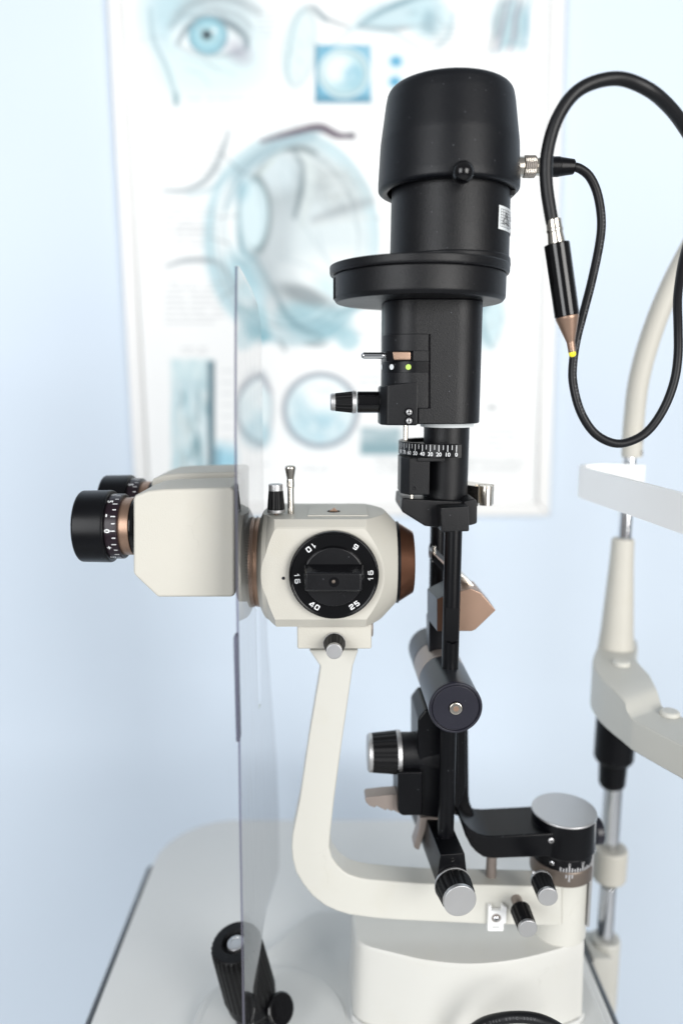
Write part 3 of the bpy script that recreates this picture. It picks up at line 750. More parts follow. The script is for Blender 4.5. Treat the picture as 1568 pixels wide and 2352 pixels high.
# ------------------------------------------------------------------ beige microscope arm
def build_arm():
    outer = [(709, 1493), (735, 1531), (731, 1560), (709, 1690), (687.6, 1837), (671, 1917), (669, 1945), (671, 1973), (679, 2003), (694.6, 2030), (717, 2058), (746, 2081), (775, 2094), (802, 2102), (860, 2110), (919, 2114.5), (1117, 2124), (1290, 2128)]
    inner = [(823, 1493), (810, 1530), (806, 1560), (787, 1690), (767, 1837), (758, 1917), (756, 1945), (762, 1969), (774, 1987), (788, 2001), (802, 2010), (825, 2017), (849, 2021), (919, 2027), (978, 2031), (1121, 2034), (1290, 2038)]
    Yf, Yb = .4735, .4925
    obj('microscope_arm', [(prismY(outer + inner[::-1], Yf, Yb, .0014, 3, ang=40), M['ivory'])], SL, sharp=40)
    # post through the lower arm
    pst = obj('post', [(latv(1127, 2000, .4845, [(1955, 12), (2030, 12)], 32), M['taupe'])], SL)
    obj('bush', [(latv(1127, 2018, .4845, [(2014.5, 17), (2017.5, 16)], 32), M['gloss'])], pst)
    # cable clip
    f = P(1119, 2072, .4735); g = P(1153, 2130, .4735)
    bms = []
    w = .0022
    x0, x1, z0, z1 = f.x, g.x, g.z, f.z; y0, y1 = .4695, .4733
    bms.append(box((x0, y0, z0), (x1, y1, z1 - .004), .0007)); bms.append(box((x0, y0, z1 - .0045), (x0 + w, y1, z1), .0005)); bms.append(box((x1 - w, y0, z1 - .0045), (x1, y1, z1), .0005))
    bms.append(box((x1 - .0005, y0, z0 + .006), (x1 + .0016, y1, z1 - .001), .0005))
    cl = obj('cable_clip', [(join(bms), M['band'])], SL)
    cx = (x0 + x1) / 2; cz = (z0 + z1) / 2 + .0005
    obj('screw', [(lathe((cx, y0 + .0002, cz), (0, -1, 0), [(-.0002, .0034), (.0004, .0033), (.0005, .0024)], 24, .0002), M['taupe'])] + screw((cx, y0 - .0002, cz), (0, -1, 0), .0021), cl)
    obj('slot', [(box((x0 + .003, y0 - .0002, z0 + .0028), (x1 - .003, y0 + .0001, z0 + .0040), 0), M['shaded'])], cl)
build_arm()

# ------------------------------------------------------------------ microscope
def clip(bm, co, no):
    bmesh.ops.bisect_plane(bm, geom=bm.verts[:] + bm.edges[:] + bm.faces[:], plane_co=co, plane_no=no, clear_outer=True, dist=1e-6)
    es = [e for e in bm.edges if len(e.link_faces) == 1]
    if es: bmesh.ops.contextual_create(bm, geom=es)
    return bm

def build_microscope():
    vax = 1318; a = .037
    zax = P(766, vax, YM).z
    s = S(vax, YM)
    Yf = YM - a
    xl, xr = P(599, vax, Yf).x, P(907, vax, YM).x
    xR = P(882, vax, Yf).x; xr0 = P(840, 1210, Yf).x; xl0 = P(631, 1214, Yf).x
    zhi, zlo = P(766, 1192.8, Yf + .006).z, P(766, 1440, Yf + .005).z
    zax = (zhi + zlo) / 2; zt = zhi - zax; zbm = zax - zlo
    o = Vector((0, YM, zax))
    prof = [(xl - .0035, .030), (xl - .0012, .0350), (xl + .0002, .0372), (xl + .003, .0392), (xl0 - .0005, .0468), (xl0 + .001, .0475), (xr0 - .001, .0475), (xr0 + .0005, .0468), (xR, .0372), (xr - .001, .0282), (xr, .027)]
    def shape(k):
        bm = lathe(o, (1, 0, 0), prof, 160, 0)
        clip(bm, (0, Yf, 0), (0, -1, 0)); clip(bm, (0, YM + a, 0), (0, 1, 0))
        clip(bm, (0, 0, zax + zt), (0, 0, 1)); clip(bm, (0, 0, zax - zbm), (0, 0, -1))
        # 45 degree chamfers
        c1 = P(766, 1213.7, Yf).z; c2 = P(766, 1423, Yf).z
        for sg in (-1, 1):
            y = YM + sg * a
            clip(bm, (0, y, c1), (0, sg * (zax + zt - c1), .0062)); clip(bm, (0, y, c2), (0, sg * (c2 - zax + zbm), -.0055))
        return finish(bm)
    bm = shape(0); bevel(bm, .0007, 2, 14); finish(bm)
    body = obj('microscope_body', [(bm, M['beige'])], SL, sharp=25)
    # cover plate on top with a small hole and lug
    zt_ = zax + zt
    y0 = YM - .020; y1 = YM + .018
    xa, xb = P(706, 1190, y0).x, P(845, 1190, y0).x
    tp = obj('top_cover', [(box((xa, y0, zt_ - .001), (xb, y1, zt_ + .0007), .0004), M['beige'])], body)
    hx = P(766, 1170, YM - .008)
    cx = P(766, 1170, YM - .006).x
    hb = lathe((cx, YM - .006, zt_ + .0007), (0, 0, 1), [(-.0002, .0042), (.00025, .0042)], 32, 0)
    tri = prism([Vector((cx - .0030, YM - .0075, zt_ + .0008)), Vector((cx + .0030, YM - .0075, zt_ + .0008)), Vector((cx + .0004, YM - .0075, zt_ + .0034))], Vector((0, .002, 0)), .0002)
    obj('lug', [(hb, M['dark']), (tri, M['copper'])], tp)
    # index dot
    d = P(651, 1328, Yf)
    obj('index_dot', [(lathe(d + Vector((0, -.00015, 0)), (0, -1, 0), [(0, .00105), (.0001, .00105)], 24, 0), M['ink'])], body)
    # magnification dial
    c = P(766.5, 1322, Yf - .0045); sd = S(1322, Yf - .0045)
    R, r = 104 * sd, 70 * sd
    def face(ang, rad, x, y, yy):
        up = Vector((-cos(ang), 0, -sin(ang))); rt = Vector((up.z, 0, -up.x))
        return Vector((c.x, yy, c.z)) - up * rad + rt * x + up * y
    yface = Yf - .0052
    sh = [(lathe((c.x, Yf + .001, c.z), (0, -1, 0), [(0, R * .99), (.0045, R), (.0062, R * .985), (.0068, R * .955), (.0062, R * .93), (.0062, r * 1.02)], 128, .0003), M['gloss'])]
    tx = []
    for t, ang in (('6', 53.8), ('16', 0.5), ('25', -56), ('40', -122), ('16', 184), ('10', 128)):
        tx.append(glyphs(t, .0034, .0029, .00066, lambda x, y, ang=radians(ang): face(ang, .0845 / .1045 * R, x, y, yface - .00015)))
    sh.append((join(tx), M['text']))
    dial = obj('magnification_dial', sh, SL)
    y1 = yface - .0035
    sh = [(lathe((c.x, yface + .001, c.z), (0, -1, 0), [(0, r), (.0032, r * .995), (.0045, r * .975)], 96, .0004), M['knobblack'])]
    # grip bar: wide at the root, narrow at the front
    w = r * .965; zt0 = P(766, 1295, y1).z; zb0 = P(766, 1359, y1).z
    yb = y1 - .0105; zt1 = P(766, 1317, yb).z; zb1 = P(766, 1358, yb).z
    bm = bmesh.new()
    A = [bm.verts.new(p) for p in ((c.x - w, y1 + .001, zb0), (c.x + w, y1 + .001, zb0), (c.x + w, y1 + .001, zt0), (c.x - w, y1 + .001, zt0))]
    B = [bm.verts.new(p) for p in ((c.x - w * .93, yb, zb1), (c.x + w * .93, yb, zb1), (c.x + w * .93, yb, zt1), (c.x - w * .93, yb, zt1))]
    bm.faces.new(B)
    for k in range(4): bm.faces.new((A[k], A[(k + 1) % 4], B[(k + 1) % 4], B[k]))
    bm.faces.new(A[::-1]); finish(bm); bevel(bm, .0012, 3); finish(bm)
    sh.append((bm, M['knobblack']))
    cc = P(767, 1337, yb)
    sh.append((lathe((cc.x, yb + .0003, cc.z), (0, -1, 0), [(0, .0036), (.0002, .0036)], 40, 0), M['gloss'])); sh.append((lathe((cc.x, yb + .0003, cc.z), (0, -1, 0), [(0, .0031), (.00045, .0031)], 40, 0), M['dark'])); sh.append((lathe((cc.x - .0003, yb + .0003, cc.z + .0004), (0, -1, 0), [(0, .0011), (.0007, .0010)], 24, .0001), M['bronze_dark']))
    obj('grip', sh, dial)
    # objective
    so = S(1318, YM)
    ob = obj('objective', [(lathe((xr - .002, YM, zax), (1, 0, 0), [(0, .0262), (.0035, .0268), (.0045, .0262), (.0125, .0212), (.0135, .0205), (.0136, .0180), (.009, .0165)], 96, .0005), M['brown'])], SL)
    obj('bezel', [(lathe((xr - .0025, YM, zax), (1, 0, 0), [(0, .0270), (.0042, .0275), (.0045, .0262)], 96, .0004), M['satin'])], ob)
    obj('lens', [(lathe((xr + .006, YM, zax), (1, 0, 0), [(0, .0165), (.001, .0150), (.002, .010), (.0024, 0)], 64, 0), M['gloss'])], ob)
    # mounting ring between the binocular head and the body
    nn = 200
    mr = obj('mounting_ring', [(lathe((xl - .0085, YM, zax), (1, 0, 0), [(0, .0295), (.0042, .0300), (.0080, .0298)], 96, .0004), M['bronze'])], SL)
    obj('knurled_ring', [(lathe((xl - .0112, YM, zax), (1, 0, 0), [(0, .0290), (.0005, .0302), (.0032, .0302), (.0036, .0295)], nn, 0, modfn=lambda k, h: 1 if k % 2 else .985), M['taupe'])], mr)
    # knob and lever pin on the left top
    kb = P(634, 1173, YM - .013); kb.z = zt_ - .0015
    kb = Vector((P(634, 1170, YM - .013).x, YM - .013, zax + .033))
    k = knob(SL, kb, (0, 0, 1), .0185, .0057, .0047, 13, stem=.0030, stem_r=.0014, stem_mat='copper', ring=True, cap=.0042)
    k['label'] = 'small upright knob on the microscope body'
    px = P(668, 1170, YM - .010)
    base = Vector((px.x, YM - .010, zax + .0325))
    H = P(668, 1069, YM - .010).z - base.z
    obj('lever_pin', [(lathe(base, (0, 0, 1), [(0, .0021), (H * .58, .0021), (H * .585, .0025), (H * .72, .0025), (H * .74, .0023), (H * .95, .0036), (H * .985, .0033), (H, .002)], 40, .0004), M['nickel'])], SL)
    # bracket under the body
    b0, b1 = P(682, 1440, .462), P(853, 1491, .462)
    bk = obj('bracket', [(box((b0.x, .462, b1.z), (b1.x, .512, zax - zbm + .0005), .0012, 3), M['beige'])], SL)
    obj('screw', [(lathe((b1.x - .0005, .4775, (b0.z + b1.z) / 2 + .0025), (1, 0, 0), [(0, .0065), (.0016, .0065), (.002, .0055), (.0012, .0025)], 40, .0003), M['taupe'])], bk)
    k = knob(SL, P(768, 1476, .462), (0, -1, 0), .0165, .0070, .0052, 14, stem=0, ring=True, cap=.003)
    k['label'] = 'round knob on the bracket under the microscope'

    # binocular head: two eyepiece housings joined by a head block
    Yr = .446
    pf = [(318, 1140), (322, 1132), (352, 1121), (386, 1117.5), (535, 1113.5), (542, 1115), (545.5, 1122), (545.5, 1352), (541, 1360), (376, 1360), (371, 1358.5), (321, 1311), (318, 1304)]
    def housing(dx, dy, dz):
        b = prismY(pf, .4345, .4835, .0065, 5, Yref=Yr, ang=50)
        bmesh.ops.translate(b, verts=b.verts[:], vec=(dx, dy, dz)); return b
    off = ((0, 0, 0), (-.0050, .063, .0018))
    xj = P(540, 1318, Yr).x
    hb = obj('head_block', [(box((xj - .028, .452, zax - .0050), (xj - .001, .532, zax + .042), .004, 3), M['beige']), (lathe((xj - .003, YM, zax), (1, 0, 0), [(0, .0265), (xl - .0108 - xj + .003, .0265)], 64, .0004), M['beige'])], SL)
    for dx, dy, dz in off:
        h = obj('eyepiece_housing', [(housing(dx, dy, dz), M['beige'])], SL, sharp=32)
        ve, Ye = 1208.5, .459
        D = Vector((dx, dy, dz))
        def lx(prof, m, n=96, r=.0005, modfn=None):
            b = latx(ve, Ye, 300, prof, n, r, modfn=modfn)
            bmesh.ops.translate(b, verts=b.verts[:], vec=D); return (b, M[m])
        ey = obj('eyepiece', [lx([(193, 66), (190.5, 72), (189.5, 78), (194, 82), (257, 83), (261, 82), (262, 76)], 'satin', r=.0008)], SL)
        se = S(ve, Ye); ctr = P(300, ve, Ye) + D
        rs = 74.5 * se
        sh = [lx([(258, 74.5), (288, 74.5), (290, 72)], 'scale')]
        bms = []
        def cy(u, ang, rr): return Vector((ctr.x + (u - 300) * se, ctr.y - rr * cos(ang), ctr.z + rr * sin(ang)))
        wv = .00028 / rs
        for k in range(-9, 10):
            ang = radians(2.5 + k * 12.4)
            l0 = 278.5 if k % 2 else 276
            bms.append(quad([cy(l0, ang - wv, rs + .0001), cy(286.5, ang - wv, rs + .0001), cy(286.5, ang + wv, rs + .0001), cy(l0, ang + wv, rs + .0001)]))
        for t, ang in (('0', 2.5), ('+', -29), ('5', -58), ('-', 29), ('5', 58), ('10', 85)):
            # rotated text: reads along the circumference
            bms.append(textbm(t, .0046 if t != '-' else .0064, lambda x, y, a=radians(ang): cy(268.5 + y / se * 1.0, a - x / rs, rs + .00012), .00012))
        sh.append((join(bms), M['text']))
        obj('scale_ring', sh, ey)
        obj('collar', [lx([(285, 66), (311, 66), (311.5, 65)], 'bronze', r=.0003), lx([(311, 65), (312, 63), (314, 65), (316, 65), (322, 64)], 'gloss', r=.0002)], ey)
build_microscope()
# ================================================================== lamp tower (turned a little about its own axis)
_tc = P(1030, 1000, YT)
YAW = radians(1.8)
R_T = Matrix.Translation(_tc) @ Matrix.Rotation(YAW, 4, 'Z') @ Matrix.Translation(-_tc)

def build_tower():
    XF[0] = R_T
    Y = YT
    def lv(u, prof, m, n=96, r=.0006, **k): return (latv(u, sum(p[0] for p in prof) / len(prof), Y, prof, n, r, **k), M[m])
    # lamp cap: open at the bottom, with a ball knob
    o = P(1031, 440, Y)
    pr = [(446, 139), (447, 152), (441, 160.5), (425, 161), (335, 157.5), (325, 156.5), (245, 147.5), (224, 144), (214, 139), (208, 130), (206.5, 110), (206, 0)]
    cap = obj('lamp_cap', [lv(1031.5, [(380, 0), (380, 139)] + pr, 'cap', r=.0012)], SL, sharp=40)
    rb = 161 * S(420, Y)
    ang = radians(-.5)
    bc = Vector((o.x + (rb + .0035) * sin(ang), Y - (rb + .0035) * cos(ang), P(1060, 400, Y - rb).z))
    bd = Vector((sin(ang), -cos(ang), 0))
    rad = .0062
    prof = [(-.006, .0032), (-rad * .8, .0034)] + [(-rad * cos(t), rad * sin(t)) for t in [radians(x) for x in range(34, 180, 8)]] + [(rad, 0)]
    obj('ball_knob', [(lathe(bc, bd, prof, 48, 0), M['gloss'])], cap)
    # small dark tab below the cap rim, right
    t0 = P(1166, 430, Y - .006); t1 = P(1174, 452, Y - .006)
    obj('rim_tab', [(box((t0.x - .004, Y - .012, t1.z), (t1.x + .001, Y + .006, t0.z + .006), .0006), M['cap'])], cap)
    # lamp housing cylinder
    hr = 135.5 * S(520, Y)
    oh = P(1031, 565.9, Y)
    hs = obj('lamp_housing', [lv(1031, [(400, 135), (610, 135), (626, 134), (627.5, 132)], 'powder', n=128)], SL)
    # warning label wrapped on the right side
    def cyl(a, z, rr): return Vector((oh.x + rr * sin(a), oh.y - rr * cos(a), z))
    def patch(a0, a1, z0, z1, rr, n=14):
        bm = bmesh.new()
        vs = [[bm.verts.new(cyl(a0 + (a1 - a0) * k / n, z, rr)) for k in range(n + 1)] for z in (z0, z1)]
        for k in range(n): bm.faces.new((vs[0][k], vs[0][k + 1], vs[1][k + 1], vs[1][k]))
        return bm
    yawc = YAW
    A0 = math.asin(91 / 135.5) - yawc; A1 = A0 + .95
    zt = P(1136, 470, Y - .028).z; zb = P(1136, 525, Y - .028).z
    r1, r2, r3 = hr + .00025, hr + .00035, hr + .00045
    g0, g1 = A0 + .055, A0 + .42; gt, gb = zt - .0018, zb + .0018
    ink = []
    for k in range(7):
        a = g0 + (g1 - g0) * k / 6; ink.append(patch(a - .0035, a + .0035, gb, gt, r2, 1))
    for k in range(7):
        z = gb + (gt - gb) * k / 6; ink.append(patch(g0, g1, z - .00010, z + .00010, r2, 8))
    def line(a0, z0, a1, z1, w):
        d = Vector(((a1 - a0) * hr, z1 - z0)); nrm = Vector((-d.y, d.x)).normalized() * w
        return quad([cyl(a0 + nrm.x / hr, z0 + nrm.y, r3), cyl(a1 + nrm.x / hr, z1 + nrm.y, r3), cyl(a1 - nrm.x / hr, z1 - nrm.y, r3), cyl(a0 - nrm.x / hr, z0 - nrm.y, r3)])
    gm = (g0 + g1) / 2; hgt = gt - gb
    ap = gt - hgt * .12; bs = gb + hgt * .17
    ink += [line(gm, ap, g0 + .05, bs, .00022), line(gm, ap, g1 - .05, bs, .00022), line(g0 + .05, bs, g1 - .05, bs, .0003),
            line(gm, ap - hgt * .2, gm - .07, bs + hgt * .2, .00018), line(gm, ap - hgt * .2, gm + .07, bs + hgt * .2, .00018), line(g0 + .1, bs + hgt * .07, g1 - .1, bs + hgt * .07, .0003)]
    for k, t in enumerate(('Do', 'Da', 'Po')):
        ink.append(textbm(t, .0034, lambda x, y, k=k: cyl(g1 + .05 + x / hr, gt - .0035 - k * .0042 + y, r3), .00008, align='LEFT'))
    obj('warning_label', [(patch(A0, A1, zb, zt, r1), M['label']), (join(ink), M['ink'])], hs)
    # thin seam on the cylinder above the label
    # flange: the wide filter disc below, offset to the left
    ud = 961
    lip = obj('filter_disc', [lv(ud, [(614, 203), (616, 204.5), (630, 204), (635, 202), (636, 190)], 'powder', n=160, r=.0008)], SL)
    xs = P(961, 660, Y)
    zt_, zb_ = P(961, 637, Y).z, P(961, 700, Y).z
    rd = 196 * S(660, Y)
    def dmod(k, h):
        return 1
    obj('filter_housing', [lv(ud, [(635, 194), (637, 196), (688, 195), (696, 189), (697, 186), (697.2, 110)], 'powder', n=160, r=.0010)], lip)
    # dark slit opening at the far left side of the disc housing
    bms = []
    n = 10
    bm = bmesh.new(); vs = []
    for z in (P(765, 690, Y).z, P(765, 642, Y).z):
        vs.append([bm.verts.new((xs.x + (rd + .00003) * sin(radians(-93 + 13 * k / n)), xs.y - (rd + .00003) * cos(radians(-93 + 13 * k / n)), z)) for k in range(n + 1)])
    for k in range(n): bm.faces.new((vs[0][k], vs[0][k + 1], vs[1][k + 1], vs[1][k]))
    obj('disc_window', [(finish(bm), M['dark'])], lip)
    # raised lip where the cylinder meets the flange
    obj('seat_ring', [lv(1031, [(596, 135.6), (599, 136.8), (614, 138), (616, 137)], 'powder', n=128)], lip)

    # ---------------- aperture housing: rounded block with a cover slab on its left front
    uc = 987
    sc = S(830, Y)
    xc = P(uc, 830, Y).x; hw = 109 * sc
    def rrect(x0, x1, yf, yb, rf, n=10, rb=None):
        rb = rb or rf; pts = []
        for cx, cy, rr, a0 in ((x1 - rf, yf + rf, rf, -90), (x1 - rb, yb - rb, rb, 0), (x0 + rb, yb - rb, rb, 90), (x0 + rf, yf + rf, rf, 180)):
            for k in range(n + 1):
                a = radians(a0 + 90 * k / n); pts.append((cx + rr * cos(a), cy + rr * sin(a)))
        return pts
    def slab(pts, z0, z1, w=.0008):
        return prism([Vector((x, y, z0)) for x, y in pts], Vector((0, 0, z1 - z0)), w, 2, ang=40)
    yf, yb = Y - .028, Y + .030
    z1, z0 = P(uc, 697, Y).z, P(uc, 969, Y).z
    body = obj('aperture_housing', [(slab(rrect(xc - hw, xc + hw, yf, yb, .0185), z0, z1, .0009), M['powder'])], SL, sharp=30)
    # L-shaped cover proud of the front left
    yc = yf - .0012
    X = lambda u, v: P(u, v, yf).x
    Z = lambda v: P(uc, v, yf).z
    def wrap(u0, u1, v0, v1, prd=.0012, w=.0006):
        """plate following the rounded block from u0 (front, right) round to the left side"""
        pts = rrect(xc - hw - prd, xc + hw, yf - prd, yb, .0185 + prd, 14)
        xx0, xx1 = X(u0, v0), X(u1, v0)
        front = [(x, y) for x, y in pts if y < Y - .002 and x <= xx1]
        front = sorted(front, key=lambda p: (p[0], -p[1]))
        left = [p for p in front if p[0] >= xx0 - .0001] if u0 > 900 else front
        out = left + [(xx1, yf - prd)]
        inn = [(x + (0.004 if x < xc - hw + .006 else 0), y + .004) for x, y in out]
        poly = out + inn[::-1]
        return prism([Vector((x, y, Z(v1))) for x, y in poly], Vector((0, 0, Z(v0) - Z(v1))), w, 2, ang=40)
    obj('cover_upper', [(wrap(860, 980, 767, 807), M['powder'])], body)
    cl = obj('cover_lower', [(wrap(860, 980, 829, 938), M['powder'])], body)
    # right margin of the lever window
    obj('window_cheek', [(prismY([(944, 806), (980, 806), (980, 830), (944, 830)], yf - .0012, yf + .002, .0003, 2, Yref=yf), M['powder'])], body)
    obj('window_recess', [(prismY([(884, 807), (946, 807), (946, 829), (884, 829)], yf + .0002, yf + .003, 0, 1, Yref=yf), M['dark'])], body)
    # dark joint line of the cover
    gr = [prismY([(980.5, 767), (984.5, 767), (984.5, 936), (980.5, 936)], yf - .0002, yf + .001, 0, 1, Yref=yf), prismY([(955, 935.5), (984.5, 935.5), (984.5, 938.5), (955, 938.5)], yf - .0002, yf + .001, 0, 1, Yref=yf),
          prismY([(955, 938), (958, 938), (958, 973), (955, 973)], yf - .0002, yf + .001, 0, 1, Yref=yf)]
    obj('joint_line', [(join(gr), M['dark'])], body)
    # smooth strip with filter dots
    strip = wrap(860, 979.5, 830, 856, .0014, .0002)
    dots = []
    pw = .0185 + .0014
    def onwrap(u, v):
        x = P(u, v, yf - .0013).x; cxl = xc - hw - .0014 + pw
        if x >= cxl: return Vector((x, yf - .00165, P(u, v, yf - .0013).z)), Vector((0, -1, 0))
        dx = min(1, (cxl - x) / pw); cy = yf - .0014 + pw
        n = Vector((-dx, -sqrt(1 - dx * dx), 0)); yy = cy + n.y * pw
        return Vector((x, yy, P(u, v, yy).z)) + n * .0003, n
    ds = []
    for u, m in ((898, 'label'), (934, 'green'), (879, 'label')):
        c, nn = onwrap(u, 843)
        ds.append((lathe(c - nn * .0001, nn, [(0, .0017), (.0001, .0017)], 28, 0), M[m]))
    obj('filter_strip', [(strip, M['satin'])] + ds, body)
    # copper lever with chrome pin
    ly = yf + .0005
    lv_ = obj('filter_lever', [(prismY([(897, 808), (939, 808), (939, 827), (900, 827)], yf - .0006, yf + .004, .0008, 2, Yref=yf), M['copper'])], SL)
    c0 = P(897, 817, yf + .004); s1 = S(817, yf)
    obj('pin', [(lathe(c0 + Vector((.002, 0, 0)), (-1, 0, 0), [(0, 4.6 * s1), (20 * s1, 4.6 * s1), (22 * s1, 5.8 * s1), (27 * s1, 5.8 * s1), (29 * s1, 7.4 * s1), (74 * s1, 7.4 * s1), (79 * s1, 4.0 * s1)], 40, .0003), M['chrome'])], lv_)
    # lower left bulge
    zb0, zb1 = Z(977), Z(876)
    xq = P(868, 930, Y - .014).x
    pts = [(xq, Y - .006), (xq, Y - .0215), (xq + .0040, Y - .0275), (X(955, 930), yf - .0018), (X(955, 930), yf + .006), (xc, Y), (xc, Y + .012), (xq + .004, Y + .012)]
    bm = prism([Vector((x, y, zb0)) for x, y in pts], Vector((0, 0, zb1 - zb0)), .0012, 2, ang=30)
    for v in bm.verts:                                       # top slopes upwards towards the centre
        if v.co.z > zb1 - .003: v.co.z += max(-.0035, (v.co.x - (xq + .014)) * .22) if v.co.x < xq + .014 else 0
    obj('slit_block', [(bm, M['powder'])], body, sharp=30)
    for v in (946.5, 966.5):
        c = P(935, v, yf - .0019)
        b = obj('screw', [(lathe(c, (0, -1, 0), [(-.0005, .0026), (.0001, .0026)], 24, 0), M['dark'])] + screw(c + Vector((0, -.0003, 0)), (0, -1, 0), .0019, 'silver'), body)
    # horizontal slit knob on the left
    v0 = 923.5; Yk = Y - .012; sk = S(v0, Yk); ck = P(872, v0, Yk)
    bb = obj('slit_barrel', [(lathe(ck + Vector((.002, 0, 0)), (-1, 0, 0), [(0, 24 * sk), (8 * sk, 24.5 * sk), (60 * sk, 24.5 * sk), (61 * sk, 22 * sk)], 64, .0004), M['gloss'])], SL)
    nn, fn = ribs(18)
    e = ck + Vector((-56 * sk, 0, 0))
    kk = obj('slit_knob', [(lathe(e, (-1, 0, 0), [(8 * sk, 24.5 * sk), (10 * sk, 24.5 * sk), (48 * sk, 20.5 * sk)], nn, .0003, modfn=lambda k, h: fn(k, h) if h > 9 * sk else 1), M['grip'])], SL)
    obj('collar', [(lathe(e, (-1, 0, 0), [(0, 25.5 * sk), (9 * sk, 26 * sk), (9.5 * sk, 24 * sk)], 64, .0003), M['silver'])], kk)
    obj('end_cap', [(lathe(e, (-1, 0, 0), [(47 * sk, 20.2 * sk), (57 * sk, 19.6 * sk), (59 * sk, 17 * sk)], 64, .0006), M['silver'])], kk)
    # bright studs on the right side
    for v in (716, 829):
        c = P(1097, v, Y - .004); obj('side_screw', screw(c - Vector((.0003, 0, 0)), (1, 0, 0), .0031 if v < 800 else .0028, 'chrome'), body)
    p0, p1, p2 = P(1097.5, 735, Y - .002), P(1100, 762, Y - .002), P(1097, 800, Y - .002)
    obj('clip_spring', [(tube([p0 + Vector((-.0006, 0, 0)), p1, p2 + Vector((-.0006, 0, 0))], .0006, 8)[0], M['nickel'])], body)
    # white ring under the block, then the inner column
    obj('white_ring', [lv(1026, [(968, 60), (974.5, 61.5), (979.5, 60.5)], 'label', r=.0003)], SL)
    obj('slit_column', [lv(1023, [(975, 52), (1152, 50.5)], 'powder')], SL)
    # guide pin
    pc = P(928.5, 978, Y - .020)
    obj('guide_pin', [(lathe(Vector((pc.x, Y - .020, P(928, 972, Y - .02).z)), (0, 0, -1), [(0, .0016), (.0105, .0016), (.0115, .0012)], 24, .0003), M['nickel'])], SL)

    # ---------------- rotation scale drum
    vt, vb = 1011.5, 1041
    od = P(1023, vt, Y); R = 108 * S(vt, Y); zt, zb = od.z, P(1023, vb, Y).z
    def cy(a, z, rr): return Vector((od.x + rr * sin(a), od.y - rr * cos(a), z))
    n = 60; a0, a1 = radians(-200), radians(10.5) - YAW
    bm = bmesh.new(); ri = R - .0022
    prof = [(R, zb), (R, zt - .0003), (R - .0003, zt), (ri, zt), (ri, zt - .0026), (R * .5, zt - .0026), (R * .5, zb)]
    rings = [[bm.verts.new(cy(a0 + (a1 - a0) * k / n, z, rr)) for rr, z in prof] for k in range(n + 1)]
    for A, B in zip(rings, rings[1:]):
        for k in range(len(prof)): bm.faces.new((A[k], A[(k + 1) % len(prof)], B[(k + 1) % len(prof)], B[k]))
    bm.faces.new(rings[0]); bm.faces.new(rings[-1]); finish(bm)
    tx = []
    a_0 = radians(4.6) - YAW; step = radians(10)
    for k in range(0, 19):
        a = a_0 - k * step / 2
        w = .00016 / R * (1.3 if k % 2 == 0 else 1); z2 = zt - .0007; z3 = zt - (.0048 if k % 2 == 0 else .0036)
        tx.append(quad([cy(a - w, z3, R + .0001), cy(a + w, z3, R + .0001), cy(a + w, z2, R + .0001), cy(a - w, z2, R + .0001)]))
    for k in range(0, 9):
        a = a_0 - k * step
        tx.append(textbm(str(k * 10), .0034, lambda x, y, a=a: cy(a + x / R, zt - .0066 + y, R + .0001), .00006))
    obj('scale_drum', [(bm, M['satin']), (join(tx), M['text'])], SL, sharp=30)
    # block below the drum
    yfb = Y - .026
    x0, x1 = P(915.5, 1090, Y - .012).x, P(983, 1090, yfb).x
    xm = P(936, 1090, yfb).x
    zt2, zb2 = P(936, 1040, Y).z - .0008, P(936, 1136.5, yfb).z
    pts = [(xm, yfb), (x1, yfb), (x1, Y), (x0, Y), (x0, Y - .018)]
    blk = obj('drum_block', [(prism([Vector((x, y, zb2)) for x, y in pts], Vector((0, 0, zt2 - zb2)), .0006, 2, ang=20), M['powder'])], SL, sharp=20)
    c = P(948.5, 1121, yfb)
    obj('set_screw', [(lathe(c + Vector((0, .0002, 0)), (0, -1, 0), [(0, .0013), (.0004, .0013), (.00045, .0009), (.0003, .0007)], 20, .0001), M['satin'])], blk)
    tb0, tb1 = P(955, 1045, yfb - .001), P(1017, 1060, yfb - .001)
    obj('index_tab', [(box((tb0.x, yfb - .0012, tb1.z), (tb1.x, yfb + .006, zb - .0003), .0004), M['powder'])], blk)
    cpin = P(942.5, 1140, Y - .017)
    obj('drum_pin', [(lathe(cpin + Vector((0, 0, -.002)), (0, 0, 1), [(0, .0014), (.006, .0014)], 20, 0), M['nickel'])], SL)

    # ---------------- prism bracket
    bkt = []
    side = [(918.5, 1148), (919, 1142), (1000, 1147), (1060, 1150), (1060, 1215), (1024, 1218), (1010, 1211), (971, 1205.5), (921, 1174), (917, 1168)]
    bkt.append(prismY(side, Y - .020, Y + .018, .0012, 2, Yref=Y - .016))
    bkt.append(prismY([(1007, 1166), (1073, 1163.5), (1073.5, 1221), (1009, 1223)], Y - .0335, Y - .016, .0009, 2))
    bkt.append(prismY([(1060, 1150), (1084, 1143), (1091, 1150), (1090.5, 1200), (1078, 1204), (1060, 1206)], Y - .024, Y + .014, .0010, 2, Yref=Y - .02))
    br = obj('prism_bracket', [(b, M['powder']) for b in bkt], SL, sharp=25)
    obj('side_screw', screw(P(917, 1152, Y - .004) + Vector((.0002, 0, 0)), (-1, 0, 0), .0019, 'copper'), br)
    # metal lug with a hole, right
    c = P(1117, 1118, Y + .004); r0 = 26 * S(1118, Y + .004)
    z0l = P(1114.5, 1163, Y - .001).z; z1l = P(1114.5, 1118, Y - .001).z
    e2 = Vector((c.x - .016, c.y + .022))
    dd = Vector((e2.x - c.x, e2.y - c.y)).normalized(); nn2 = Vector((-dd.y, dd.x))
    bm = bmesh.new()
    outl = []
